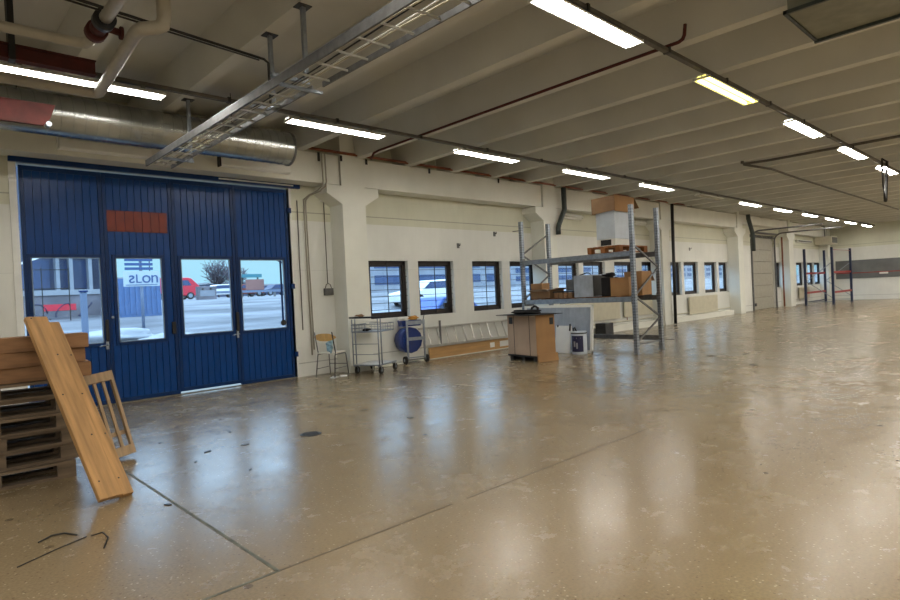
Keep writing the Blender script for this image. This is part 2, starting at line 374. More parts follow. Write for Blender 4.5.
# ------------------------------------------------------------------ the blue folding door: four leaves
lx = [1.36, 2.40, 3.42, 4.47, 5.53]
gl = [(1.45, 2.33, .96, 2.28), (2.54, 3.22, .95, 2.28), (3.52, 4.36, .985, 2.27), (4.545, 5.40, .97, 2.26)]
for i in range(4):
    a, b = lx[i] + .002, lx[i + 1] - .002; gx0, gx1, gz0, gz1 = gl[i]
    e = sempty('door_%d' % (i + 1), (a, WY + .02, 0.0)); X = lambda v: v - a
    zt = 3.60; zb = (.014, .014, .045, .014)[i]
    # frame members of the leaf
    f = MB(); fw = .05
    f.box(0, fw, 0, .06, zb, zt); f.box(b - a - fw, b - a, 0, .06, zb, zt)
    f.box(fw, b - a - fw, 0, .06, zt - .07, zt); f.box(fw, b - a - fw, 0, .06, zb, zb + .06)
    f.box(X(gx0) - .045, X(gx0), -.008, .06, gz0 - .045, gz1 + .045); f.box(X(gx1), X(gx1) + .045, -.008, .06, gz0 - .045, gz1 + .045)
    f.box(X(gx0), X(gx1), -.008, .06, gz0 - .045, gz0); f.box(X(gx0), X(gx1), -.008, .06, gz1, gz1 + .045)
    f.build('leaf_frame', 'bluefr', e, bevel=.004)
    p = MB(); n = 9; wv = (b - a - 2 * fw) / n
    for j in range(n):
        x0 = fw + j * wv + .004; x1 = fw + (j + 1) * wv - .004
        if x1 < X(gx0) - .045 or x0 > X(gx1) + .045: p.box(x0, x1, .012, .05, zb + .06, zt - .07)
        else:
            p.box(x0, x1, .012, .05, zb + .06, gz0 - .04); p.box(x0, x1, .012, .05, gz1 + .04, zt - .07)
            if x0 < X(gx0) - .046: p.box(x0, X(gx0) - .045, .012, .05, gz0 - .04, gz1 + .04)
            if x1 > X(gx1) + .046: p.box(X(gx1) + .045, x1, .012, .05, gz0 - .04, gz1 + .04)
    p.box(fw, X(gx0) - .04, .03, .045, zb + .06, zt - .07); p.box(X(gx1) + .04, b - a - fw, .03, .045, zb + .06, zt - .07)
    p.box(X(gx0) - .04, X(gx1) + .04, .03, .045, zb + .06, gz0 - .04); p.box(X(gx0) - .04, X(gx1) + .04, .03, .045, gz1 + .04, zt - .07)
    p.build('plank_panel', 'blue', e, bevel=.003)
    t = MB(); q = .016
    t.box(X(gx0), X(gx0) + q, .0, .03, gz0, gz1); t.box(X(gx1) - q, X(gx1), .0, .03, gz0, gz1); t.box(X(gx0), X(gx1), .0, .03, gz0, gz0 + q); t.box(X(gx0), X(gx1), .0, .03, gz1 - q, gz1)
    t.build('glazing_bead', 'trimlt', e)
    MB().box(X(gx0) + q, X(gx1) - q, .012, .018, gz0 + q, gz1 - q).build('glass', 'glass', e)
    if i == 1:
        r = MB(); n = 7; L0, L1 = X(2.45), X(3.34); wv = (L1 - L0) / n
        for j in range(n): r.box(L0 + j * wv + .003, L0 + (j + 1) * wv - .003, .0, .011, 2.69, 3.02)
        r.build('painted_patch', 'redbrown', e)
    if i in (0, 2):   # bolt case and lever at the meeting edge
        MB().box(b - a - .045, b - a + .0, -.03, 0, .98, 1.32).build('lock_case', 'black', e, bevel=.004)
        h = MB().cyl((b - a - .03, -.02, .93), (b - a - .03, -.075, .93), .012, 8).tube([(b - a - .03, -.07, .93), (b - a - .10, -.075, .925), (b - a - .15, -.075, .91)], .011)
        h.box(b - a - .05, b - a - .01, -.012, 0, .86, 1.0); h.build('handle', 'steel', e)
    if i == 1:
        MB().box(b - a - .09, b - a - .03, -.03, 0, 1.02, 1.22).build('lock_case', 'blackm', e, bevel=.004)
        MB().cyl((.06, -.012, 1.35), (.06, 0, 1.35), .02, 10).build('cylinder_lock', 'steel', e)
    if i == 3:
        MB().box(X(5.31), X(5.345), -.012, 0, 1.12, 2.24).build('rod', 'bluefr', e)
        MB().cyl((X(5.33), -.02, 1.07), (X(5.33), .0, 1.07), .055, 12).build('knob', 'black', e)
        for z in (.45, 1.75, 3.2): MB().box(b - a - .01, b - a + .07, -.035, 0, z - .05, z + .05).build('hinge', 'bluefr', e, bevel=.004)
jb = MB().box(1.24, 1.33, WY - .02, WY + .12, 0, 3.70).box(5.56, 5.60, WY - .012, WY + .12, 0, 3.66)
struct(jb.build('trim_1', 'white'))
struct(MB().box(1.24, 5.78, WY - .07, WY + .10, 3.625, 3.70).build('trim_2', 'bluefr', bevel=.005))
struct(MB().box(4.2, 5.62, WY - .10, WY - .072, 3.655, 3.675).build('trim_3', 'white'))
struct(MB().box(DX0, DX1, WY - .02, WY + WT, 0.0, .012).build('trim_4', mat('door_sill_concrete', rgb(120, 116, 104), .7)))

# ------------------------------------------------------------------ sectional roller door
e = sempty('door_5', (RX0, WY + .06, 0)); W = RX1 - RX0
for j in range(6):
    z0 = .01 + j * RZ / 6
    MB().box(.02, W - .02, 0, .05, z0, z0 + RZ / 6 - .014).build('door_section', 'rdoor', e, bevel=.006)
MB().box(.0, W, .052, .07, 0, RZ).build('light_block_plate', 'blackm', e)  # dark plate added behind the sections to block light and darken their gaps
MB().box(.35, .55, -.03, 0, .18, .32).build('handle', 'black', e)
t = MB()
for sx in (-.04, W + .04):
    t.bar((sx, -.10, 0), (sx, -.10, 3.30), .06, .07)
    pts = [(sx, -.10, 3.30)] + [(sx, -.10 - .38 * (1 - math.cos(a)), 3.30 + .38 * math.sin(a)) for a in [PI / 2 * q / 6 for q in range(1, 7)]] + [(sx, -3.0, 3.68)]
    t.tube(pts, .035, 6)
t.build('track', 'steeldk', e)
MB().cyl((-.1, -.22, 3.62), (W + .1, -.22, 3.62), .05, 10).build('torsion_shaft', 'steeldk', e)
MB().box(-.1, W + .1, -.06, -.055 + .02, 3.42, 3.55).build('lintel_seal', 'blackm', e)

# ------------------------------------------------------------------ world, camera, view
wd = bpy.data.worlds.new('overcast_winter_sky'); SC.world = wd; wd.use_nodes = True; nt = wd.node_tree; N = nt.nodes; L = nt.links
bg = N['Background']; tc = N.new('ShaderNodeTexCoord'); sp = N.new('ShaderNodeSeparateXYZ'); L.new(tc.outputs['Generated'], sp.inputs[0])
rp = N.new('ShaderNodeValToRGB'); el = rp.color_ramp.elements
el[0].position = 0.0; el[0].color = (0.34, 0.64, 0.80, 1); el[1].position = 1.0; el[1].color = (2.2, 3.2, 4.4, 1)
q = el.new(0.09); q.color = (0.38, 0.68, 0.80, 1); q = el.new(0.18); q.color = (1.3, 1.95, 2.6, 1); q = el.new(0.45); q.color = (2.0, 2.9, 3.9, 1)
L.new(sp.outputs['Z'], rp.inputs[0]); L.new(rp.outputs[0], bg.inputs[0]); bg.inputs[1].default_value = 0.85
SKY = bg
cam = bpy.data.cameras.new('camera'); co = bpy.data.objects.new('camera', cam); COL.objects.link(co)
cam.sensor_width = 36; cam.lens = FPX / 900 * 36; cam.clip_end = 400
R = MR
co.matrix_world = Matrix(((R[0][0], -R[1][0], -R[2][0], 0), (R[0][1], -R[1][1], -R[2][1], 0), (R[0][2], -R[1][2], -R[2][2], EYE), (0, 0, 0, 1)))
SC.camera = co
SC.view_settings.view_transform = 'Standard'; SC.view_settings.look = 'None'; SC.view_settings.exposure = 0.63; SC.view_settings.gamma = 1.0
SC.view_settings.use_curve_mapping = False

# ------------------------------------------------------------------ ceiling lights
T_W = emit('tube_neutral', (1.0, 0.97, 0.90, 1), 34)
T_Y = emit('tube_yellow', (1.0, 0.86, 0.16, 1), 8)
LZ = 3.99; LEN = 1.657; PITCH = 3.302
def make_light(m, off=False):
    t = thing('ceiling_light', 'x', 'ceiling light', (0, 0, LZ))
    w = .11
    MB().poly([(0, -.05, .075), (0, .05, .075), (0, w, .032), (0, w, .02), (0, w - .012, .02), (0, w - .02, .032), (0, .045, .06), (0, -.045, .06), (0, -w + .02, .032), (0, -w + .012, .02), (0, -w, .02), (0, -w, .032)], (LEN, 0, 0)).build('housing', 'refl', t)
    MB().box(0, .012, -w, w, .015, .045).build('end_cap', 'refl', t)
    MB().box(LEN - .012, LEN, -w, w, .015, .045).build('end_cap', 'refl', t)
    MB().box(0.01, LEN - .01, -.008, .008, .03, .06).build('divider', 'refl', t)
    for s in (-1, 1):
        MB().cyl((.05, s * .052, .026), (LEN - .05, s * .052, .026), .019, 8).build('tube', m, t)
        MB().box(LEN / 2 + s * .6 - .02, LEN / 2 + s * .6 + .02, -.02, .02, .076, .118).build('mount', 'trunk', t)
    return t
LY, RY = 7.55, 3.155
lw = make_light(T_W); ly = make_light(T_Y); lo = make_light(mat('dead_tube', rgb(190, 186, 170), .4))
lw.location = (4.135, LY, LZ); lw['label'] = 'lit fluorescent ceiling light above the first column, between the duct and the window wall'
G1 = 'lights along the row nearest the window wall'; G2 = 'lights along the row overhead on the right'
GF = 'far lights of the row nearest the window wall'
lab = {-1: 'lit fluorescent ceiling light at far left, crossed by a cream pipe',
       1: 'second lit ceiling light from the spiral duct in the row by the windows',
       2: 'third lit ceiling light from the spiral duct, above the grey pallet rack',
       3: 'lit ceiling light just above the brown cardboard lid on the rack',
       5: 'first lit ceiling light beyond the unlit gap in the window row',
       6: 'second lit ceiling light beyond the unlit gap in the window row',
       7: 'third lit ceiling light beyond the unlit gap in the window row',
       8: 'fourth lit ceiling light beyond the unlit gap in the window row'}
for k in range(-1, 11):
    if k == 0: continue
    x = 4.135 + PITCH * k
    if k == 4:
        lo.location = (x, LY, LZ); lo['label'] = 'unlit ceiling light, dark gap in the row by the windows'; lo['group'] = G1; continue
    far = k >= 9
    dup(lw, (x if k > -1 else x, LY, LZ), label=lab.get(k, 'tiny lit ceiling light at the far end of the window row'), group=GF if far else G1)
lw['group'] = G1
ly.location = (4.20 + PITCH, RY, LZ); ly['label'] = 'yellowish lit ceiling light, second in the right-hand row'; ly['group'] = G2
rl = {0: 'largest lit ceiling light with two white tubes, at top centre', 2: 'white lit ceiling light, third in the right-hand row', 3: 'white lit ceiling light, fourth in the right-hand row, at right edge'}
for k in (0, 2, 3, 4):
    dup(lw, (4.20 + PITCH * k, RY, LZ), label=rl.get(k, 'white lit ceiling light beyond the fourth one in the right-hand row'), group=G2)
# area lamps added unseen to light the foreground: rows continued, further rows assumed
def lamp(x, y, s=1.0):
    a = bpy.data.lights.new('unseen_fill_lamp', 'AREA'); a.shape = 'RECTANGLE'; a.size = LEN; a.size_y = .2; a.energy = 62 * s; a.color = (1.0, 0.96, 0.88)
    o = bpy.data.objects.new('unseen_fill_lamp', a); COL.objects.link(o); o.location = (x + LEN / 2, y, LZ)
for k in (-3, -2): lamp(4.135 + PITCH * k, LY, .25)
for k in (-3, -2, -1): lamp(4.2 + PITCH * k, RY, .25)
for k in range(5, 11): lamp(4.2 + PITCH * k, RY)
for k in range(-3, 11): lamp(4.2 + PITCH * k, RY - 4.395); lamp(4.2 + PITCH * k, RY - 8.79)
for y, nm in ((LY, 'grey cable trunking carrying the lights nearest the window wall'), (RY, 'grey cable trunking carrying the lights of the right-hand row')):
    t = thing('cable_trunking', nm, 'cable trunking', (0, y, 4.11))
    MB().box(.4 if y > 5 else 2.0, XB - .5, -.03, .03, 0, .045).build('rail', 'trunk', t)
    for x in [3.3 + 1.65 * i for i in range(8)]:
        MB().box(x - .02, x + .02, -.04, .04, -.004, .06).build('clamp', 'blackm', t)
# ------------------------------------------------------------------ overhead services
t = thing('ventilation_duct', 'round spiral metal ventilation duct under the ceiling above the blue door', 'duct', (0, 8.9, 3.99))
d = MB(); n = 48; r = .262; x = -4.0; x1 = 4.86
def ring(xx, rr): return [d.bm.verts.new((xx, rr * math.cos(2 * PI * i / n), rr * math.sin(2 * PI * i / n))) for i in range(n)]
def band(xa, ra, xb_, rb, sm=True):
    A = ring(xa, ra); B = ring(xb_, rb)
    for i in range(n):
        f = d.bm.faces.new((A[i], A[(i + 1) % n], B[(i + 1) % n], B[i])); f.smooth = sm
while x < x1 - .01:
    e_ = min(x + .134, x1); band(x, r, e_ - .008, r); band(e_ - .008, r, e_ - .006, r + .005, False); band(e_ - .006, r + .005, e_ - .002, r + .005, False); band(e_ - .002, r + .005, e_, r, False); x += .134
d.bm.faces.new(ring(-4.0, r))
d.build('duct_pipe', 'duct', t)
MB().cyl((x1 - .015, 0, 0), (x1 + .02, 0, 0), r + .012, n).build('end_cap', 'steeldk', t)
for x in (-1.5, 1.2, 3.9):
    MB().cyl((x, -.05, r), (x, -.05, .72), .006, 6).build('hanger_rod', 'blackm', t)

for i, (a, b, zc, nm) in enumerate(((1.78, 2.99, 3.87, 'unlit white strip fixture under the duct, left of the cable ladder'), (4.07, 5.34, 3.885, 'unlit white strip fixture under the duct end, right of the cable ladder'))):
    t = thing('strip_light', nm, 'light fixture', (a, 9.838, zc - .015))
    MB().poly([(0, 0, .085), (0, -.09, .085), (0, -.115, .06), (0, -.115, -.06), (0, -.09, -.085), (0, 0, -.085)], (b - a, 0, 0)).build('diffuser', 'refl', t, bevel=.004)
    MB().box(-.02, -.001, -.12, 0, -.09, .09).build('end_cap', 'blackm' if i else 'white', t)

# cable ladder running from the window wall towards the camera
t = thing('cable_ladder', 'grey steel cable ladder hanging under the ceiling, running over the duct corner', 'cable tray', (2.60, 0, 3.46))
MB().box(0, .02, 1.0, 8.75, -.038, .040).build('side_rail', 'steeldk', t)
MB().box(.0, .03, 1.0, 8.75, .040, .045).build('rail_lip', 'steel', t)
MB().box(.36, .375, 1.0, 4.72, -.035, .015).build('side_rail', 'steeldk', t)
MB().box(.33, .345, 4.86, 8.75, -.035, .015).build('side_rail', 'steeldk', t)
y = 1.3
while y < 8.7:
    MB().box(.02, .36 if y < 4.8 else .33, y - .007, y + .007, -.022, -.006).build('rung', 'alu', t); y += .30
MB().box(-.02, .40, 4.78, 4.82, -.075, -.052).build('joint_bar', 'steel', t)
cbl = thing('cable_bundle', 'cream cables lying along the cable ladder', 'cables', (2.6, 0, 3.46))
for q in range(5):
    xx = .10 + .04 * q; pts = [(xx + .03 * math.sin(yy * 1.1 + q * 1.7), yy, .006 + .004 * (q % 2)) for yy in [1.1 + .4 * v for v in range(20)]]
    MB().tube(pts, .007, 6).build('cable', ('cream', 'black', 'white', 'trunk', 'cream')[q], cbl)
for x, y, zb, nm in ((2.955, 4.99, 3.56, 'nearest ceiling post of the cable ladder, with square foot plate'), (2.99, 5.74, 3.50, 'middle ceiling post of the cable ladder, where a thin conduit arrives'), (3.02, 8.21, 3.45, 'ceiling post of the cable ladder beside the duct')):
    h = thing('hanger_post', nm, 'hanger post', (x, y, zb))
    L_ = 4.74 - zb if not (abs((x - 5.60) / RIBS - round((x - 5.60) / RIBS)) < .12) else 4.27 - zb
    MB().box(-.02, .02, -.02, .02, 0, L_ - .006).build('post', 'steel', h)
    MB().box(-.07, .07, -.06, .06, L_ - .008, L_).build('foot_plate', 'blackm', h)
    MB().box(-.36, .03, -.018, .018, -.03, .0).build('arm', 'steel', h)
pc = thing('conduit', 'thin dark conduit crossing below the ceiling from the pipes to the cable ladder post', 'conduit', (0, 0, 0))
MB().tube([(.2, 4.95, 3.80), (2.90, 5.72, 3.99), (2.95, 5.72, 3.96), (2.95, 5.72, 3.52)], .013).build('tube', 'blackm', pc)
MB().tube([(.2, 5.02, 3.80), (2.87, 5.77, 3.99)], .009).build('cable', 'blackm', pc)

# cream heating pipes upper left
t = thing('heating_pipe', 'thick cream pipe dropping from the ceiling and running in front of the leftmost light', 'pipe', (0, 0, 0))
MB().tube([(1.74, 5.16, 4.73), (1.74, 5.16, 3.87), (1.73, 5.18, 3.82), (1.70, 5.20, 3.80), (1.64, 5.24, 3.79), (1.60, 5.28, 3.79), (1.585, 5.34, 3.79), (1.58, 5.40, 3.79), (1.68, 7.02, 3.79), (1.68, 7.08, 3.79), (1.66, 7.12, 3.79), (1.60, 7.14, 3.79), (-2.5, 7.16, 3.79)], .056, 16).build('pipe', 'creampipe', t)
t = thing('heating_pipe', 'cream pipe with dark red shut-off valve at the upper left', 'pipe', (0, 0, 0))
MB().tube([(1.36, 4.0, 3.86), (1.36, 5.40, 3.86)], .05, 14).build('pipe', 'creampipe', t)
MB().cyl((1.36, 5.40, 3.86), (1.36, 5.50, 3.86), .085, 18).build('flange', 'black', t)
v = MB().cyl((1.36, 5.50, 3.86), (1.36, 5.66, 3.86), .065, 14).cyl((1.36, 5.58, 3.86), (1.52, 5.58, 3.84), .03, 10).cyl((1.51, 5.58, 3.84), (1.53, 5.58, 3.84), .055, 14).build('valve', 'red', t)
MB().cyl((1.36, 5.66, 3.86), (1.36, 5.76, 3.86), .085, 18).build('flange', 'red', t)
MB().tube([(1.36, 5.76, 3.86), (1.36, 5.95, 3.86), (1.34, 6.02, 3.86), (1.27, 6.05, 3.86), (-2.5, 6.10, 3.86)], .045, 14).build('pipe', 'creampipe', t)
t = thing('steel_beam', 'dark red steel beam under the ceiling at the far upper left', 'beam', (0, 6.62, 3.86))
MB().box(-3, 1.55, -.05, .05, -.07, -.06).box(-3, 1.55, -.05, .05, .06, .07).box(-3, 1.55, -.006, .006, -.07, .07).build('girder', 'red', t)
MB().box(.85, .90, -.06, .06, -.08, .86).build('strap', 'black', t)
t = thing('steel_bracket', 'small dark red bracket in front of the duct at the left edge', 'bracket', (1.44, 8.3, 3.80))
MB().poly([(-.9, 0, .14), (.06, 0, .14), (.0, 0, -.03), (-.07, 0, -.12), (-.9, 0, -.12)], (0, .05, 0)).build('plate', 'red', t)
MB().cyl((-.02, -.03, -.10), (-.02, .08, -.10), .03, 10).build('bolt', 'steel', t)

# red sprinkler pipe and other ceiling pipes
tag(MB().tube([(6.73, 9.15, 4.10), (6.73, 9.05, 4.20), (6.74, 8.9, 4.22), (6.68, 3.05, 4.22), (6.68, 3.0, 4.24), (6.68, 2.98, 4.28), (6.69, 2.97, 4.40)], .021).build('sprinkler_pipe', 'red'), 'thin dark red pipe crossing the ceiling beside a rib', 'pipe')
tag(MB().tube([(14.75, 5.33, 4.72), (14.75, 5.33, 4.22), (14.8, 5.2, 4.2), (14.9, 4.8, 4.2), (14.9, -4, 4.2)], .03).build('ceiling_pipe', 'trunk'), 'thin grey pipe across the far ceiling, turning at an elbow', 'pipe')
tag(MB().tube([(14.85, 5.33, 4.2), (16.2, 5.15, 4.2), (18.5, 5.2, 4.2), (32, 5.2, 4.2)], .03).build('ceiling_pipe', 'trunk'), 'thin grey pipe running from the elbow along the far ceiling', 'pipe')
for z, r_, nm in ((4.33, .026, 'upper brown pipe resting along the top of the edge beam'), (4.30, .018, 'lower thin brown pipe along the top of the edge beam')):
    y = 9.80 if z > 4.32 else 9.74
    tag(MB().tube([(4.9, y, z), (21.8, y, z)], r_).build('brown_pipe', 'copper'), nm, 'pipe')
for i_, (x, z0, nm) in enumerate(((5.95, 4.12, 'between the duct and the first column'), (6.45, 4.05, 'left of the first column head'), (7.05, 4.05, 'right of the first column head'), (8.75, 3.86, 'on the beam over the gap between first and second window'), (11.05, 3.86, 'on the beam left of the second column'))):
    tag(MB().box(x, x + .05, 9.778, 9.788, 4.16 if i_ else 4.10, 4.27).build('beam_clamp', 'black'), 'small black clamp ' + nm, 'clamp')
# copper risers beside the first column
for i, x in enumerate((6.02, 6.09)):
    tag(MB().tube([(x, 9.755, 4.25), (x + .01, 9.755, 3.72), (x + .015, 9.80, 3.64), (x + .02, 10.0, 3.58), (x - .05 - .05 * i, 10.2, 3.52), (x - .16 - .02 * i, 10.225, 3.42), (x - .16 - .03 * i, 10.225, 3.3), (x - .14 - .02 * i, 10.225, .40 + .1 * i)], .014, 8).build('riser_pipe', 'creampipe'), ('right' if i else 'left') + ' thin riser pipe on the wall between blue door and first column', 'pipe')
tag(MB().tube([(5.72, 10.235, 3.4), (5.71, 10.235, .9)], .010).build('wall_conduit', 'trunk'), 'thin conduit on the wall just right of the blue door', 'conduit')
so = thing('socket_box', 'small grey double socket box on the wall above the chair', 'socket', (6.32, 10.26, 1.62))
MB().box(-.10, .10, -.06, 0, -.07, .07).build('box', 'steeldk', so, bevel=.008)
MB().tube([(-.07, -.03, .07), (-.05, -.03, .14), (0, -.03, .17), (.05, -.03, .14), (.07, -.03, .07)], .007).build('cable', 'trunk', so)
MB().tube([(0, -.012, .17), (.0, -.012, 1.80)], .008).build('conduit', 'trunk', so)
MB().box(-.08, .08, -.03, 0, 1.80, 1.87).build('junction_box', 'white', so)
# big dark pipes at the later columns
tag(MB().tube([(13.66, 9.68, 4.26), (13.66, 9.68, 3.66), (13.60, 9.69, 3.54), (13.40, 9.70, 3.22), (13.36, 9.70, 3.12), (13.36, 9.70, 2.95)], .07, 14).build('drain_pipe', 'darkpipe'), 'bent dark pipe on the second column above the rack', 'pipe')
tag(MB().tube([(20.15, 9.70, 4.26), (20.02, 9.70, .02)], .055, 14).build('down_pipe', 'black'), 'straight black pipe from ceiling to floor at the third column', 'pipe')
tag(MB().tube([(26.95, 9.6, 4.26), (26.98, 9.6, 4.1), (27.5, 9.65, 3.55), (27.62, 9.66, 3.35), (27.62, 9.66, 2.7)], .085, 12).build('drain_pipe', 'darkpipe'), 'bent dark pipe left of the grey sectional door', 'pipe')
tag(MB().tube([(40.2, 10.1, 3.6), (40.2, 10.1, .02)], .05, 10).build('down_pipe', 'red'), 'reddish pipe in the far corner of the hall', 'pipe')
tag(MB().tube([(32.42, 10.0, 3.5), (32.42, 10.0, .02)], .04, 10).build('down_pipe', 'copper'), 'reddish pipe right of the grey sectional door', 'pipe')
# wall-mounted strips in later bays
for x, y, z, L_, nm in ((14.15, 9.98, 3.57, 1.05, 'white strip fixture on the wall behind the cardboard lid'), (18.0, 9.98, 3.57, 1.05, 'white strip fixture on the wall behind the right rack posts'), (35.3, 9.98, 3.40, 2.4, 'long dark and white strip fixture high on the far wall')):
    t = thing('wall_strip_light', nm, 'light fixture', (x, 10.26, z))
    MB().box(0, L_, -.12, 0, -.07, .07).build('body', 'white', t, bevel=.006)
    MB().cyl((.04, -.16, 0), (L_ - .04, -.16, 0), .03, 10).build('tube', 'white' if x < 30 else 'darkpipe', t)
    for q in (.03, L_ - .06): MB().box(q, q + .03, -.18, -.12, -.03, .03).build('tube_holder', 'white', t)
t = thing('air_heater', 'box-shaped cream heater high in the far corner', 'heater', (39.2, 9.9, 3.25))
MB().box(-.6, .6, -.55, .30, 0, .45).build('body', 'cream', t, bevel=.01); MB().box(-.5, .5, -.57, -.555, .06, .38).build('grille', 'steeldk', t); MB().box(-.03, .03, -.1, .1, .45, 1.4).build('bracket', 'steeldk', t)
t = thing('ventilation_unit', 'flat grey-green ventilation box under the ceiling at upper right', 'ventilation', (6.85, 1.83, 4.0))
MB().box(-.48, .48, -2.2, 0, 0, .27).build('body', mat('grey_green_metal', rgb(120, 120, 104), .5), t, bevel=.006)
MB().box(-.51, -.48, -2.2, .03, -.015, .02).build('flange', 'darkpipe', t); MB().box(.48, .52, -2.2, .03, -.03, .05).build('flange', 'darkpipe', t)
MB().box(-.51, .52, .0, .03, -.015, .02).build('flange', 'darkpipe', t)
t = thing('hanging_bracket', 'dark triangular bracket hanging from the far ceiling at right', 'bracket', (17.6, 3.1, 3.2))
MB().tube([(-.2, 0, 1.0), (-.2, 0, .35), (0, .0, 0), (.35, 0, 1.0), (-.2, 0, 1.0)], .02, 6).build('loop', 'blackm', t)

# heating radiators and their pipe under the windows
def radiator(x0, x1, z0, z1, nm, legs=True):
    t = thing('radiator', nm, 'radiator', (x0, WY, z0))
    L_ = x1 - x0; H = z1 - z0
    p = MB().box(0, L_, -.10, -.06, 0, H)
    for q in range(int(L_ / .08)): p.box(.02 + q * .08, .06 + q * .08, -.104, -.10, .03, H - .03)
    p.build('panel', 'cream', t)
    MB().box(.15, .20, -.06, 0, H * .3, H * .7).build('bracket', 'cream', t); MB().box(L_ - .2, L_ - .15, -.06, 0, H * .3, H * .7).build('bracket', 'cream', t)
    MB().tube([(.2, -.05, 0), (.2, -.05, -.12)], .012).build('valve', 'copper', t)
    return t
radiator(14.2, 17.15, .40, 1.0, 'long cream panel radiator behind the rack, nearer one')
radiator(17.45, 19.3, .42, 1.0, 'cream panel radiator behind the rack posts, farther one')
radiator(22.2, 24.8, .22, .90, 'cream radiator in the bay just left of the sectional door')
radiator(35.4, 37.2, .30, .90, 'small cream radiator in the last bay behind the blue rack')
tag(MB().box(7.1, 12.75, 9.99, 10.26, .0, .02).build('wall_ledge', 'beam'), 'low painted ledge along the wall foot under the first windows', 'ledge')
for a, b, nm in ((13.5, 19.4, 'behind the pallet rack'), (20.4, 26.1, 'left of the sectional door')):
    tag(MB().tube([(a, 10.16, .30), (b, 10.16, .30)], .016).build('heating_pipe', 'cream'), 'thin cream heating pipe along the wall ' + nm, 'pipe')
    tag(MB().box(a, b, 10.02, 10.26, .0, .20).build('pipe_boxing', 'beam'), 'low cream boxed ledge at the wall foot ' + nm, 'ledge')

for x, z, nm in ((10.02, 2.62, 'above the gap between second and third window'), (11.35, 2.95, 'high on the wall right of the third window'), (22.6, 2.75, 'above the windows left of the sectional door')):
    t = thing('wall_hook', 'small dark hook ' + nm, 'hook', (x, WY, z))
    MB().box(-.04, .04, -.015, 0, -.06, .06).build('plate', 'steeldk', t, bevel=.003); MB().tube([(0, -.01, .02), (0, -.07, .0), (0, -.08, .05)], .009, 6).build('hook_arm', 'blackm', t)
# ------------------------------------------------------------------ chair by the first column
t = thing('chair', 'old wooden-backed chair with grey steel legs beside the first column', 'chair', (6.02, 9.74, 0), math.radians(25))
W2 = .19
b = MB(); n = 9
A = []
for i in range(n):
    u = -1 + 2 * i / (n - 1); yy = u * .235; xx = -.20 - .03 * (1 - u * u); e_ = .012 + .06 * (1 - abs(u) ** 3)
    A.append((xx, yy, e_))
for (xa, ya, ea), (xb, yb, eb) in zip(A, A[1:]):
    vs = [b.bm.verts.new(q) for q in ((xa, ya, .76 - ea), (xb, yb, .76 - eb), (xb - .02, yb, .76 + eb), (xa - .02, ya, .76 + ea), (xa + .012, ya, .76 - ea), (xb + .012, yb, .76 - eb), (xb - .008, yb, .76 + eb), (xa - .008, ya, .76 + ea))]
    for f in ((0, 1, 2, 3), (4, 7, 6, 5), (0, 4, 5, 1), (3, 2, 6, 7), (0, 3, 7, 4), (1, 5, 6, 2)): b.bm.faces.new([vs[q] for q in f])
bmesh.ops.remove_doubles(b.bm, verts=b.bm.verts, dist=.0005)
b.build('backrest', 'chairwood', t)
MB().poly([(-.19, -.19, .445), (.17, -.20, .45), (.21, -.16, .452), (.21, .16, .452), (.17, .20, .45), (-.19, .19, .445)], (0, 0, .024)).build('seat', mat('pale_seat', rgb(226, 220, 206), .5), t, bevel=.004)
for s in (-1, 1):
    y = s * W2
    MB().tube([(-.26, y, .86), (-.215, y, .66), (-.17, y, .47), (-.19, y, .40), (-.25, y * 1.08, 0.011)], .011).build('back_leg', 'blackm' if s < 0 else 'steeldk', t)
    MB().tube([(-.17, y, .435), (.17, y, .435), (.19, y, .40), (.23, y * 1.08, .011)], .011).build('front_leg', 'steeldk', t)
MB().tube([(-.22, -W2, .17), (.21, -W2, .17)], .008).tube([(-.22, W2, .17), (.21, W2, .17)], .008).tube([(.21, -W2, .22), (.21, W2, .22)], .008).build('stretcher', 'steeldk', t)
bg_ = MB(); bg_.blob((0, 0, 0), .085, 3, .35, 3, (.6, .9, 1.3)); tag(bg_.build('plastic_bag', 'bag', loc=(5.90, 9.60, .60), smooth=True), 'crumpled pale blue plastic bag on the chair seat', 'bag')
pp = MB()
for i, (x, y, r_) in enumerate(((0, 0, .10), (.17, .05, .09))):
    pp.poly([(x + r_ * math.cos(a) * (1 + .3 * math.sin(3 * a)), y + r_ * .8 * math.sin(a), .004 + .03 * (i == 1) * math.cos(a)) for a in [PI * 2 * q / 7 for q in range(7)]], (0, 0, .004)).build('paper_scrap_', 'paper') if False else None
for i, (x, y, rz) in enumerate(((5.93, 9.50, .3), (6.12, 9.55, 1.2))):
    q = MB().poly([(-.11, -.06, .003), (.0, -.08, .02), (.11, -.04, .004), (.09, .06, .003), (-.02, .05, .03), (-.1, .07, .003)], (0, 0, .003)).build('paper_scrap', 'paper', loc=(x, y, 0), rot=(0, 0, rz))
    tag(q, ('left' if i == 0 else 'right') + ' crumpled white paper scrap on the floor under the chair', 'paper')

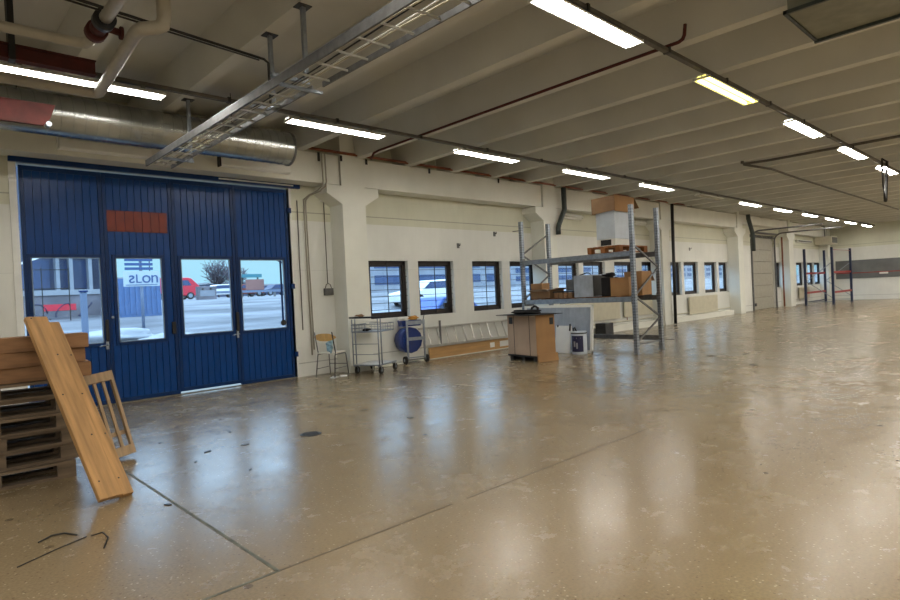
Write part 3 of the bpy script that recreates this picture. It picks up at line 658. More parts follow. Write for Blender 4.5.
# ------------------------------------------------------------------ platform trolley
t = thing('trolley', 'grey steel platform trolley with wire basket and tall handle', 'trolley', (6.81, 9.45, 0), math.radians(25))
def wheel(t, x, y, r, mount='steel', swivel=.04, name='wheel'):
    w_ = MB().cyl((x + swivel, y - .018, r), (x + swivel, y + .018, r), r, 20).build(name, 'rubber', t)
    MB().cyl((x + swivel, y - .022, r), (x + swivel, y + .022, r), r * .45, 12).build('hub', 'steel', w_)
    MB().bar((x + swivel, y - .028, r), (x, y - .028, r * 2.1), .006, .03).bar((x + swivel, y + .028, r), (x, y + .028, r * 2.1), .006, .03).box(x - .03, x + .03, y - .032, y + .032, r * 2.1, r * 2.1 + .008).build('fork', mount, w_)
LX, LYY = .35, .29
for sx in (-1, 1):
    for sy in (-1, 1): wheel(t, sx * (LX - .06), sy * (LYY - .03), .07)
MB().box(-LX, LX, -LYY, -LYY + .02, .162, .185).box(-LX, LX, LYY - .02, LYY, .162, .185).box(-LX, -LX + .02, -LYY, LYY, .162, .185).box(LX - .02, LX, -LYY, LYY, .162, .185).build('base_frame', 'steel', t)
MB().box(-LX + .02, LX - .02, -LYY + .02, LYY - .02, .17, .188).build('platform', mat('grey_ribbed_plate', rgb(200, 202, 202), .45, .1, var=.12, scale=20), t)
for x in (-LX + .01, -LX + .12):
    for sy in (-1, 1):
        MB().cyl((x, sy * (LYY - .01), .18), (x, sy * (LYY - .01), 1.06 if x < 0 else .96), .0125, 10).build('upright', 'steel', t)
MB().box(-LX, .29, -LYY, LYY, .80, .812).build('shelf', 'steel', t)
b = MB()
for z in (.82, .88, .95):
    b.tube([(-LX, -LYY, z), (.29, -LYY, z), (.29, LYY, z), (-LX, LYY, z), (-LX, -LYY, z)], .0045 if z < .9 else .007, 6)
for q in range(6):
    for sy in (-1, 1): b.tube([(-LX + q * .1, sy * LYY, .81), (-LX + q * .1, sy * LYY, .95)], .0035, 5)
for q in range(5):
    for x in (-LX, .29): b.tube([(x, -LYY + q * .14, .81), (x, -LYY + q * .14, .95)], .0035, 5)
b.build('wire_basket', 'steel', t)
for z in (.38, .58): MB().tube([(-LX + .01, -LYY + .01, z), (-LX + .01, LYY - .01, z), (-LX + .12, LYY - .01, z)], .006, 6).build('cross_rail', 'steel', t)
MB().tube([(-LX - .02, -LYY - .12, 1.08), (-LX + .01, -LYY, 1.085), (-LX + .01, LYY, 1.09), (-LX + .03, LYY + .05, 1.09)], .018, 10).build('handle', 'black', t)
tag(MB().blob((0, 0, 0), .07, 5, .3, 3, (1.4, .8, .35)).build('work_glove', 'board_dk', loc=(6.50, 9.45, 1.125), smooth=True), 'brown work glove draped over the trolley handle', 'glove')
tag(MB().blob((0, 0, 0), .07, 8, .3, 3, (1.2, .9, .4)).build('work_glove', 'cloth', loc=(6.62, 9.42, .845), smooth=True), 'dark glove lying in the trolley basket', 'glove')
tag(MB().box(-.14, .14, -.17, .17, 0, .02).build('white_sheet', 'paper', loc=(6.90, 9.45, .965), rot=(0, .08, .3)), 'white paper sheet lying on the trolley basket', 'paper')

# ------------------------------------------------------------------ two-wheeled cart with a blue drum
t = thing('hand_cart', 'two-wheeled grey cart holding a round blue drum under the second window', 'cart', (8.15, 9.80, 0), math.radians(-12))
for sx in (-1, 1):
    w_ = MB().cyl((sx * .26 - .025, 0, .085), (sx * .26 + .025, 0, .085), .085, 20).build('wheel', 'rubber', t)
    MB().cyl((sx * .26 - .028, 0, .085), (sx * .26 + .028, 0, .085), .035, 12).build('hub', 'steel', w_)
    MB().box(sx * .205 - .018, sx * .205 + .018, -.045, -.015, .10, .94).build('upright', 'steel', t)
MB().cyl((-.26, 0, .085), (.26, 0, .085), .012, 8).build('axle', 'steeldk', t)
MB().box(-.22, .22, -.05, -.02, .12, .145).build('foot_bar', 'steel', t)
for z, h_ in ((.50, .07), (.84, .08)): MB().box(-.22, .22, -.055, -.045, z, z + h_).build('cross_plate', 'steel', t)
MB().box(-.16, .16, .10, .26, .0, .02).build('foot_plate', 'steeldk', t)
MB().tube([(.20, -.03, .92), (.22, -.02, .99), (.24, 0, 1.02)], .012).build('grip', 'steeldk', t)
dr = thing('blue_drum', 'round dark blue faceted drum strapped on the grey cart', 'drum', (8.13, 9.95, 0), math.radians(-12))
m_ = MB(); m_.cyl((-.02, -.09, .50), (-.02, .20, .50), .285, 12); m_.build('drum', 'bluepl', dr, bevel=.03)
MB().cyl((-.02, -.10, .50), (-.02, -.088, .50), .20, 12).build('lid', 'bluepl', dr)
tray = thing('blue_tray', 'dark blue plastic tray at the top of the grey cart', 'tray', (8.18, 9.90, .80), math.radians(-12))
MB().poly([(-.24, 0, 0), (.20, 0, 0), (.22, 0, .13), (-.27, 0, .13)], (0, .22, 0)).build('tray_body', 'bluepl', tray, bevel=.01)
tag(MB().blob((0, 0, 0), .10, 11, .35, 3, (1.6, .9, .45)).build('work_glove', 'tan', loc=(8.25, 9.98, .975), smooth=True), 'yellow-brown work gloves on top of the blue tray', 'glove')
tag(MB().blob((0, 0, 0), .08, 14, .45, 3, (1.3, .9, .5)).build('rag', 'paper', loc=(8.02, 10.02, .965), smooth=True), 'crumpled white rag on the left of the blue tray', 'rag')

# ------------------------------------------------------------------ board and ladder along the wall
t = thing('long_board', 'long pine board standing on edge under the aluminium ladder', 'board', (8.72, 10.0, 0))
MB().box(0, 3.4, 0, .05, 0, .27).build('board', 'woodx', t, bevel=.004)
MB().box(2.0, 2.16, -.004, 0, .08, .20).build('paper_label', 'paper', t); MB().box(2.36, 2.72, -.004, 0, .07, .21).build('paper_label', 'paper', t)
t = thing('ladder', 'aluminium ladder lying on its side against the wall below the windows', 'ladder', (8.60, 0, 0))
MB().bar((0, 9.985, .30), (3.9, 9.985, .30), .025, .055).build('side_rail', 'alu', t)
MB().bar((0, 10.22, .70), (3.9, 10.22, .70), .025, .045).build('side_rail', 'alu', t)
for q in range(13):
    x = .26 + q * .285; MB().bar((x - .10, 9.985, .31), (x, 10.22, .69), .02, .026).build('rung', 'alu', t)
tag(MB().box(-.02, .02, -.015, .015, .27, .86).build('upright_stick', 'steeldk', loc=(9.12, 10.06, 0)), 'short grey stick standing by the ladder end, right of the cart', 'stick')

# ------------------------------------------------------------------ big carton on a half pallet
t = thing('cardboard_box', 'large brown carton strapped on a low black pallet in mid floor', 'box', (9.32, 7.42, .0), math.radians(-11))
c = (.0, .52, 0, .95)
MB().box(0, .50, 0, .93, .12, .945).build('carton', 'board', t, bevel=.006)
MB().box(-.004, 0, .008, .922, .125, .94).build('pale_side', 'board_pale', t)
MB().box(-.006, .506, .20, .215, .118, .949).build('strap', 'black', t)
MB().box(-.006, .506, .70, .715, .118, .949).build('strap', 'black', t)
MB().box(.36, .46, -.004, 0, .74, .88).build('label_mark', 'black', t); MB().box(-.008, -.004, .74, .86, .76, .90).build('label_mark', 'black', t)
MB().poly([(0.02, -.03, .002), (.54, -.03, .002), (.54, .0, .16), (0, .0, .16)], (0, -.005, 0)).build('bottom_flap', 'board', t)
MB().box(0, .52, -.028, .0, .0, .16).build('bottom_tray', 'board', t)
pl = MB()
for y in (.05, .42, .80): pl.box(.02, .48, y, y + .10, .0, .085)
pl.box(-.01, .51, -.0, .94, .085, .118); pl.build('pallet', 'black', t)
t = thing('black_bag', 'black bag with a loop handle lying on a flat black sheet on the large carton', 'bag', (9.56, 7.80, .952), math.radians(-11))
MB().box(-.42, .42, -.58, .56, 0, .012).build('sheet', 'cloth', t)
MB().blob((0, .08, .055), .24, 21, .22, 3, (1.0, 1.5, .22)).build('bag_body', 'cloth', t, smooth=True)
MB().tube([(.06, -.22, .05), (.06, -.24, .13), (.06, -.16, .17), (.06, -.06, .14), (.06, -.02, .06)], .022, 8).build('handle_loop', 'cloth', t)

# ------------------------------------------------------------------ pallet rack
X0, X1, Y0, Y1, RH = 11.33, 12.42, 6.36, 9.35, 3.15
rk = thing('pallet_rack', 'tall grey galvanised pallet rack with two loaded beam levels', 'rack', (X0, Y0, 0))
def post(x, y, parent, m='steel', H=RH, holes=True, w=.09):
    p = MB(); s = w / 2
    # open C-section post
    p.poly([(x - s, y - s * .9, .01), (x + s, y - s * .9, .01), (x + s, y + s * .9, .01), (x + s - .014, y + s * .9, .01), (x + s - .014, y - s * .9 + .006, .01), (x - s + .014, y - s * .9 + .006, .01), (x - s + .014, y + s * .9, .01), (x - s, y + s * .9, .01)], (0, 0, H - .01))
    o = p.build('post', m, parent)
    if holes:
        h_ = MB(); z = .1
        while z < H - .05:
            for q in (-.022, .022):
                h_.box(x + q - .007, x + q + .007, y - s * .9 - .0008, y - s * .9, z, z + .028)
                h_.box(x - s - .0008, x - s, y + q * .8 - .006, y + q * .8 + .006, z, z + .028)
            z += .06
        h_.build('slot_row', 'black', o)
    MB().box(x - s - .02, x + s + .02, y - s - .02, y + s + .02, 0, .010).build('foot', m, o)
    return o
for y in (0, Y1 - Y0):
    for x in (0, X1 - X0): post(x, y, rk)
    zz = [.25, .75, 1.25, 1.85, 2.35, 2.9]
    for i in range(5 if y else 4):
        a, b2 = (0.04, X1 - X0 - .04) if i % 2 == 0 else (X1 - X0 - .04, .04)
        MB().bar((a, y, zz[i]), (b2, y, zz[i + 1] - .04), .03, .035).build('brace', 'steeldk', rk)
    MB().bar((.04, y, .2), (X1 - X0 - .04, y, .2), .03, .035).build('brace', 'steeldk', rk)
for z in (1.16, 2.13):
    for x in (-.0, X1 - X0):
        MB().box(x - .025, x + .025, .045, Y1 - Y0 - .045, z - .055, z + .055).build('beam', 'steel' if x < .5 else 'steeldk', rk, bevel=.008)
        for y in (.045, Y1 - Y0 - .05): MB().box(x - .048, x + .048, y, y + .006, z - .10, z + .10).build('connector', 'steeldk', rk)
MB().box(X1 - X0 - .025, X1 - X0 + .025, .045, Y1 - Y0 - .045, .20, .31).build('beam', 'steeldk', rk, bevel=.008)
for i in range(9): MB().box(.03, X1 - X0 - .03, .35 + i * .29, .45 + i * .29, 1.216, 1.234).build('deck_slat', 'pallet2', rk)
MB().box(-.04, .0, Y1 - Y0 + .04, Y1 - Y0 + .24, 2.93, 2.945).build('hook', 'steeldk', rk)
MB().bar((X1 - X0 + .03, -.05, .22), (X1 - X0 + .03, -.28, .22), .02, .02).build('hook', 'steeldk', rk)
SH = 1.236; SB = 2.187
# pallet and crate on the top level
t = thing('wooden_pallet', 'brown wooden pallet on the top beams of the grey rack', 'pallet', (11.28, 6.63, SB))
for y in (0, .35, .70):
    MB().box(0, 1.2, y, y + .10, 0, .02).build('bottom_board', 'pallet2', t)
    for x in (0, .53, 1.06): MB().box(x, x + .14, y, y + .10, .02, .10).build('block', 'pallet2', t)
for x in (0, .53, 1.06): MB().box(x, x + .14, 0, .8, .10, .12).build('cross_board', 'pallet2', t)
for y in (0, .14, .28, .42, .56, .70): MB().box(0, 1.2, y, y + .10, .12, .144).build('top_board', 'pallet2', t)
t = thing('white_crate', 'tall white box with dark vent at its foot on the top pallet', 'box', (11.38, 6.78, SB + .145))
MB().box(0, .72, 0, .46, .16, .80).build('body', 'whitebl', t, bevel=.006); MB().box(0, .68, 0.005, .455, .0, .155).build('foot', 'white', t)
MB().box(.68, .72, 0, .46, .0, .155).build('foot', 'white', t); MB().box(-.004, .0, .10, .36, .02, .14).build('vent', 'black', t)
t = thing('upturned_carton', 'brown upturned carton with drooping flap over the tall white box', 'box', (11.38, 6.78, SB + .145))
MB().poly([(-.05, -.05, .74), (.77, -.05, .74), (.77, -.05, 1.08), (-.05, -.05, 1.08)], (0, .008, 0)).build('side', 'board', t)
MB().poly([(-.05, -.05, .76), (-.05, .53, .72), (-.05, .53, 1.05), (-.05, -.05, 1.08)], (.008, 0, 0)).build('side', 'board_dk', t)
MB().poly([(-.05, .522, .72), (.77, .522, .74), (.77, .522, 1.06), (-.05, .522, 1.05)], (0, .008, 0)).build('side', 'board_dk', t)
MB().poly([(-.05, -.05, 1.075), (.77, -.05, 1.075), (.77, .53, 1.05), (-.05, .53, 1.05)], (0, 0, .008)).build('top', 'board', t)
MB().poly([(.78, -.05, 1.07), (.78, .40, 1.07), (.98, .40, .86), (.98, -.05, .86)], (.006, 0, .006)).build('flap', 'board_dk', t)
# things on the lower level
t = thing('grey_appliance', 'grey metal box with dark side panel, leftmost large item on the rack', 'appliance', (11.33, 7.37, SH))
MB().box(0, .62, 0, .50, 0, .50).build('body', mat('light_grey_sheet', rgb(168, 176, 188), .45, .2), t, bevel=.01); MB().box(.02, .6, -.006, 0, .02, .48).build('side_panel', 'blackm', t)
MB().tube([(.1, .1, .50), (.12, .15, .54), (.15, .25, .55), (.14, .35, .52), (.1, .4, .505)], .012).build('cable', 'black', t)
tag(MB().box(0, .4, 0, .22, 0, .42).build('black_case', 'cloth', loc=(11.40, 6.98, SH), bevel=.02), 'black case between grey appliance and cardboard box on the rack', 'case')
tag(MB().blob((0, 0, 0), .12, 31, .4, 3, (1.2, 1.1, .4)).build('dark_cloth', 'cloth', loc=(11.62, 7.09, SH + .47), smooth=True), 'crumpled dark cloth on top of the black case', 'cloth')
t = thing('cardboard_box', 'plain brown cardboard box on the lower rack level beside the right posts', 'box', (11.36, 6.50, SH))
MB().box(0, .36, 0, .44, 0, .40).build('carton', 'board', t, bevel=.004); MB().box(.17, .19, -.002, .442, .399, .402).build('tape', 'board_pale', t)
t = thing('cardboard_box', 'taller open orange-brown cardboard box behind the right front rack post', 'box', (11.78, 6.42, SH))
MB().box(0, .42, 0, .42, 0, .52).build('carton', 'board', t, bevel=.004)
MB().poly([(.42, 0, .52), (.42, .42, .52), (.56, .42, .30), (.56, 0, .30)], (.006, 0, 0)).build('flap', 'board', t)
t = thing('open_carton', 'flat open carton with dark inside at the left end of the lower rack level', 'box', (11.33, 8.55, SH))
c_ = MB(); c_.box(0, .55, 0, .006, 0, .20).box(0, .55, .58, .586, 0, .20).box(0, .006, 0, .586, 0, .17).box(.55, .556, 0, .586, 0, .20).box(0, .55, 0, .58, 0, .006).build('carton', 'board_dk', t)
MB().poly([(-.0, .02, .17), (0, .56, .17), (-.16, .60, .20), (-.16, .0, .22)], (0, 0, .006)).build('flap', 'board_pale', t)
MB().poly([(.0, -.0, .2), (.55, 0, .2), (.55, -.22, .23), (0, -.22, .24)], (0, 0, .006)).build('flap', 'board_pale', t)
tag(MB().box(0, .3, 0, .34, 0, .16).build('small_carton', 'board', loc=(11.42, 8.85, SH + .212), bevel=.004), 'small brown carton on top of the flat open carton', 'box')
t = thing('black_trays', 'long flat black tray on brown crates in the middle of the lower rack level', 'tray', (11.36, 7.93, SH))
MB().box(0, .5, -.02, .56, .13, .16).build('tray', 'black', t)
for i in range(4): MB().box(0, .45, .02 + .13 * i, .13 + .13 * i, 0, .125).build('crate', ('board_dk', 'woodend')[i % 2], t, bevel=.004)
tag(MB().box(0, .25, 0, .24, 0, .26).build('grey_box', 'steeldk', loc=(11.60, 8.04, SH + .163), bevel=.006), 'small pale grey box standing on the black tray', 'box')
# white panels leaning on the rack
t = thing('ribbed_panel', 'wide white ribbed panel leaning on the rack under the lower beam', 'panel', (0, 0, 0))
xb, xt = 11.13, 11.235
def lean(z): return xb + (xt - xb) * z
P = MB()
ya, yb, zt = 7.33, 9.28, 1.08
Rm = Matrix.Translation((xb, 0, 0)) @ Matrix.Rotation(math.atan2(xt - xb, 1.0), 4, 'Y')
P.box(0, .045, ya, ya + .06, 0, zt, Rm).box(0, .045, yb - .06, yb, 0, zt, Rm).box(0, .045, ya, yb, zt - .06, zt, Rm).box(0, .045, ya, yb, 0, .06, Rm).build('panel_frame', 'refl', t)
P = MB().box(.02, .03, ya + .06, yb - .06, .06, zt - .06, Rm)
for i in range(18): P.box(.012, .02, ya + .09 + i * .10, ya + .13 + i * .10, .06, zt - .06, Rm)
P.build('ribbed_sheet', mat('blue_grey_sheet', rgb(158, 168, 182), .4, var=.06), t)
t = thing('small_white_panel', 'small white cabinet door leaning against the wide ribbed panel', 'panel', (0, 0, 0))
Rn = Matrix.Translation((10.93, 0, 0)) @ Matrix.Rotation(math.atan2(.17, 1.0), 4, 'Y')
MB().box(0, .03, 7.78, 8.20, .0, .62, Rn).build('door', 'refl', t, bevel=.006)
MB().box(-.012, 0, 7.79, 7.83, .50, .66, Rn).build('hook', 'black', t); MB().box(-.012, 0, 8.13, 8.16, .585, .635, Rn).build('hook', 'black', t)
t = thing('paint_bucket', 'white metal canister with dark blue label standing before the white panels', 'canister', (10.93, 7.52, 0), math.radians(0))
MB().lathe([(.165, 0), (.17, .012), (.17, .44), (.158, .475), (.168, .482), (.168, .50), (.02, .503)], 24).build('can', 'whitebl', t)
MB().lathe([(.172, .45), (.176, .455), (.176, .468), (.172, .472)], 24).build('rim', 'blackm', t)
lb = MB(); n = 9; a0, a1 = math.radians(150), math.radians(245)
for i in range(n):
    u, v_ = a0 + (a1 - a0) * i / n, a0 + (a1 - a0) * (i + 1) / n
    lb.bm.faces.new([lb.bm.verts.new((.1722 * math.cos(q), .1722 * math.sin(q), z)) for q, z in ((u, .06), (v_, .06), (v_, .41), (u, .41))])
lb.build('label', 'navy', t)
lm = MB()
for q0, q1, z0, z1 in ((165, 225, .345, .375), (172, 186, .17, .29), (192, 204, .13, .26)):
    lm.bm.faces.new([lm.bm.verts.new((.1733 * math.cos(math.radians(q)), .1733 * math.sin(math.radians(q)), z)) for q, z in ((q0, z0), ((q0 + q1) / 2, z0 - .0), (q1, z0), (q1, z1), ((q0 + q1) / 2, z1), (q0, z1))])
lm.build('label_mark', mat('label_grey', rgb(150, 150, 160), .5), t)
MB().tube([(-.03, .10, .50), (-.03, .12, .56), (-.03, .08, .585), (-.03, .04, .50)], .012).build('handle', 'blackm', t)
t = thing('black_crate', 'small black box on the floor behind the rack under the windows', 'box', (15.3, 9.58, 0))
MB().box(0, .45, 0, .35, .0, .36).build('body', 'black', t, bevel=.01); MB().box(-.005, 0, .05, .3, .2, .3).build('front_panel', 'rubber', t)

# ------------------------------------------------------------------ dark blue rack at the far end
rk = thing('pallet_rack', 'empty dark blue pallet rack with red beams near the far wall', 'rack', (34.0, 8.25, 0))
for x in (0, 3.5):
    for y in (0, 1.22):
        p = MB().box(x - .055, x + .055, y - .05, y + .05, .01, 2.87).build('post', 'rackblue', rk); MB().box(x - .1, x + .1, y - .09, y + .09, 0, .01).build('foot', 'rackblue', p)
    MB().bar((x, .05, .35), (x, 1.17, 1.2), .03, .03).build('brace', 'steel', rk); MB().bar((x, 1.17, 1.2), (x, .05, 2.1), .03, .03).build('brace', 'steel', rk)
    MB().bar((x, .05, .15), (x, 1.17, .15), .03, .03).build('brace', 'steel', rk)
for y in (0, 1.22):
    for z in (.62, 1.62): MB().box(.06, 3.44, y - .025, y + .025, z - .05, z + .05).build('beam', 'rackred', rk)
MB().box(.06, 3.44, 1.20, 1.24, .12, .18).build('tie_bar', 'rackblue', rk)
MB().tube([(0, 0, 2.75), (3.5, 0, 2.75)], .012, 6).build('top_wire', 'rackred', rk)
gb = thing('grey_wall_board', 'wide grey board mounted on the far end wall', 'board', (XB, 7.4, 1.22))
MB().box(-.04, 0, -2.2, 2.2, 0, 1.05).build('board', 'greyboard', gb); MB().box(-.055, -.04, -2.2, 2.2, .30, .34).build('rail', 'rackred', gb)
MB().box(-.06, -.04, -.3, .1, .20, .30).build('sign', 'paper', gb)

# ------------------------------------------------------------------ pallets and timber on the left
def pallet(z, x, y, rz, nm, m='pallet'):
    t = thing('wooden_pallet', nm, 'pallet', (x, y, z), rz)
    for q in (-.40, -.05, .30): 
        MB().box(-.6, .6, q, q + .10, 0, .022).build('bottom_board', m, t)
        for xx in (-.6, -.07, .46): MB().box(xx, xx + .14, q, q + .10, .022, .10).build('block', m, t)
    for xx in (-.6, -.07, .46): MB().box(xx, xx + .14, -.4, .4, .10, .122).build('cross_board', m, t)
    for q in (-.40, -.235, -.07, .095, .26): MB().box(-.6, .6, q, q + .12, .122, .144).build('top_board', m, t)
    return t
nth = ['bottom', 'second from bottom', 'third from bottom', 'fourth from bottom', 'fifth from bottom', 'top']
p0 = None
for i in range(6):
    x, y, rz = .56 + .015 * ((i * 7) % 3 - 1), 6.60 + .02 * ((i * 5) % 3 - 1), math.radians(-3 + (i * 4) % 5 - 1)
    nm = '%s weathered wooden pallet of the stack at the left edge' % nth[i]
    if i == 0: p0 = pallet(0, x, y, rz, nm)
    else: dup(p0, (x, y, .1445 * i), rz, nm)
    dd_ = None
bx = thing('timber_block', 'lowest of three short timber blocks on the pallet stack', 'timber', (1.07, 6.42, .868), math.radians(-6))
MB().box(-.5, .24, -.14, .14, 0, .130).build('block', 'woodend', bx, bevel=.004)
MB().box(.241, .246, -.12, .12, .01, .120).build('end_grain', mat('end_grain', rgb(154, 114, 76), .8, var=.2, scale=10), bx)
dup(bx, (1.02, 6.44, 1.000), math.radians(3), 'middle one of three short timber blocks on the pallet stack')
dup(bx, (1.05, 6.40, 1.132), math.radians(-2), 'topmost of three short timber blocks on the pallet stack')
# leaning planks
bot = Vector((1.12, 5.04, 0.0)); 
tgt = on_y(50, 348, 6.08)
dirv = (tgt - Vector((1.16, 5.08, 0))).normalized()
def plank(base, w, th, Ln, nm, end_cut=0.0):
    wv = Vector((1, .28, 0)); wv = (wv - dirv * wv.dot(dirv)).normalized(); nv = wv.cross(dirv).normalized()
    if nv.y > 0: nv = -nv
    t = thing('plank', nm, 'plank', base)
    m = Matrix(((wv.x, nv.x, dirv.x, 0), (wv.y, nv.y, dirv.y, 0), (wv.z, nv.z, dirv.z, 0), (0, 0, 0, 1)))
    o = MB().box(0, w, 0, th, 0, Ln).build('board', 'wood', t, bevel=.003); o.matrix_local = m
    n_ = MB()
    for q in range(5): n_.cyl((w * (.25 + .5 * (q % 2)), th + .0012, .15 + q * .42), (w * (.25 + .5 * (q % 2)), th - .002, .15 + q * .42), .007, 8)
    o2 = n_.build('nail_holes', 'black', t); o2.matrix_local = m
    return t, wv, nv
t, wv, nv = plank(Vector((1.045, 5.06, .02)), .17, .045, 1.85, 'broad front pine plank leaning on the pallet stack')
plank(Vector((1.045, 5.06, .02)) + wv * .176 + nv * -.035 + Vector((0, 0, -.0)), .085, .06, 1.8, 'narrower pine plank leaning just right of the broad one')
# slatted frame leaning beside the stack
fb = Vector((1.40, 6.38, 0.0)); ft = on_y(81, 381, 6.60); dv = (ft - fb); Ln = dv.length; dv.normalize()
w2 = Vector((1, .15, 0)); w2 = (w2 - dv * w2.dot(dv)).normalized(); n2 = w2.cross(dv).normalized()
if n2.y > 0: n2 = -n2
t = thing('slatted_frame', 'narrow pale wooden slatted frame leaning to the left against the pallets', 'wooden frame', fb)
m = Matrix(((w2.x, n2.x, dv.x, 0), (w2.y, n2.y, dv.y, 0), (w2.z, n2.z, dv.z, .012), (0, 0, 0, 1)))
WF = .27
for x in (0, .081, .162, .243): MB().box(x, x + .026, 0, .05 if x in (0, .243) else .025, .02, Ln).build('slat', 'frame_wood', t).matrix_local = m
for z in (0.0, Ln - .07): MB().box(-.002, WF, -.018, .052, z, z + .09).build('end_piece', 'frame_wood', t).matrix_local = m
MB().box(.0, WF - .01, -.03, -.002, Ln * .25, Ln * .25 + .04).build('cross_bar', 'frame_wood', t).matrix_local = m
# bits on the floor
tag(MB().tube([(.60, 4.55, .008), (.68, 4.62, .008), (.75, 4.60, .008), (.80, 4.50, .006)], .005).build('cable_scrap', 'black'), 'curved black cable scrap on the floor at the left edge', 'cable')
tag(MB().tube([(.86, 4.40, .007), (.92, 4.37, .02), (.93, 4.28, .007), (.87, 4.12, .005)], .0045).build('cable_scrap', 'black'), 'bent black cable scrap on the floor below the planks', 'cable')
tag(MB().tube([(.45, 4.22, .004), (.66, 4.34, .004), (.84, 4.42, .004)], .0035).build('wire_scrap', 'blackm'), 'thin straight wire lying on the floor near the left edge', 'wire')
bits = [(220, 420), (230, 432), (245, 445), (196, 462), (168, 505), (207, 452), (262, 408), (300, 403), (321, 404), (330, 407), (275, 402), (410, 418), (148, 420), (160, 443), (365, 410), (250, 470), (610, 360), (598, 355), (712, 356), (745, 354), (753, 365)]
for i, (x, y) in enumerate(bits):
    p = on_z(x, y); s = .018 + .012 * ((i * 7) % 3)
    if x > 580: s = .09
    o = MB().poly([(-s, -s * .35, 0), (s * .8, -s * .45, 0), (s, .2 * s, 0), (-.2 * s, .5 * s, 0)], (0, 0, .006)).build('floor_debris', 'blackm', loc=(p.x, p.y, .0005), rot=(0, 0, i * 1.3))
    tag(o, 'small dark scrap of debris lying on the bare concrete floor', 'debris', 'debris scraps scattered on the floor')
t = thing('floor_drain', 'round dark floor drain cover in the middle of the bare floor', 'drain', (3.25, 5.77, 0))
MB().lathe([(.115, .0), (.115, .004), (.095, .005), (.095, .002)], 24).build('ring', 'blackm', t)
for q in (-.05, 0, .05): MB().box(-.08, .08, q - .008, q + .008, .002, .005).build('slot', 'black', t)

# ------------------------------------------------------------------ outside
def gz(y):
    u = min(1, max(0, (y - 15.5) / 17.0)); return -.02 + 1.75 * u * u * (3 - 2 * u) + max(0, y - 32.5) * .017
snow = mat('snowy_asphalt', rgb(118, 119, 122), .7, var=.1, scale=.6, col2=rgb(50, 52, 57), stretch=(.35, 1.6, 1))
g = MB(); ys = [WY + WT] + [11.5 + i for i in range(0, 24)] + [40, 55, 75, 100, 140]; xs = [-25 + 8 * i for i in range(28)]
V = [[g.bm.verts.new((x, y, gz(y))) for x in xs] for y in ys]
for a, b in zip(V, V[1:]):
    for i in range(len(xs) - 1): g.bm.faces.new((a[i], a[i + 1], b[i + 1], b[i]))
struct(g.build('ground', snow, smooth=True))
M['facade'] = mat('blue_grey_facade', rgb(58, 68, 92), .6, var=.1, scale=.6)
M['pane'] = mat('dark_blue_pane', rgb(66, 80, 112), .2, var=.1)
M['render'] = mat('grey_render', rgb(134, 137, 144), .8, var=.1, scale=1)
M['snowclean'] = mat('clean_snow', rgb(140, 142, 146), .6, var=.03)
M['pink'] = mat('red_van_paint', rgb(200, 44, 62), .35, var=.05)
M['tree'] = mat('bare_twigs', rgb(86, 80, 88), .9, var=.15)
M['concr'] = mat('concrete_wall', rgb(108, 104, 110), .8, var=.2, scale=1.2)
M['brownbb'] = mat('brown_billboard', rgb(140, 100, 92), .7, var=.12, scale=.7)
M['carblue'] = mat('blue_car_paint', rgb(30, 70, 140), .3, var=.05)
M['lpost'] = mat('light_blue_post_paint', rgb(98, 112, 134), .5, var=.05)
# dark facade with white columns behind the leftmost leaf
b0 = thing('office_building', 'dark office building with white columns seen through the leftmost door window', 'building', (-4, 40, gz(40)))
MB().box(-14, 13.3, 0, 8, -.5, 9).build('wall', 'facade', b0)
for i, x in enumerate((5.0, 8.0, 10.65, 11.3, 12.25, 12.95)): MB().box(x, x + .18, -.9, -.3, 0, 9).build('column', 'render', b0)
for i in range(7): MB().box(-1 + i * 2.0, .5 + i * 2.0, -.03, 0, 1.0, 2.6).build('window', 'pane', b0)
for i in range(7): MB().box(-1 + i * 2.0, .5 + i * 2.0, -.03, 0, 3.6, 5.2).build('window', 'pane', b0)
MB().box(-14, 13, -1.0, 0, 0, .5).build('plinth', 'snowclean', b0)
MB().bar((6.4, -1.2, 1.3), (10.6, -1.2, 3.0), .12, .12).build('handrail', 'white', b0)
t = thing('low_wall', 'graffiti-marked low concrete wall outside the leftmost door window', 'wall', (0, 27, gz(27) - .3))
MB().box(-8, 6.3, 0, .3, 0, 1.15).build('wall', 'concr', t); MB().box(-8, 6.3, -.05, .35, 1.15, 1.35).build('snow_cap', 'snowclean', t)
gm = MB()
for q in range(9):
    x0 = -.5 + q * .75; gm.tube([(x0 + .25 * math.cos(a), -.012, .55 + .28 * math.sin(a + q)) for a in [u * .7 for u in range(6 + q % 3)]], .018, 5)
gm.build('graffiti', 'navy', t); MB().box(4.1, 5.2, -.012, -.003, .55, .8).build('graffiti_patch', 'pink', t)
t = thing('fence', 'thin dark railing above the low wall outside', 'fence', (0, 26, gz(26)))
for i in range(9):
    MB().box(-2 + i * .85, -1.97 + i * .85, 0, .03, 0, 2.0).build('fence_post', 'blackm', t)
for z in (1.2, 1.9): MB().box(-2, 4.83, 0, .03, z, z + .03).build('rail', 'blackm', t)
t = thing('bollard_post', 'pale blue post standing outside the leftmost door window', 'post', (4.05, 20, gz(20)))
MB().box(-.08, .08, -.08, .08, 0, 1.75).build('post', 'lpost', t, bevel=.02); MB().box(-.1, .1, -.1, .1, 1.75, 1.80).build('cap', 'bluefr', t)
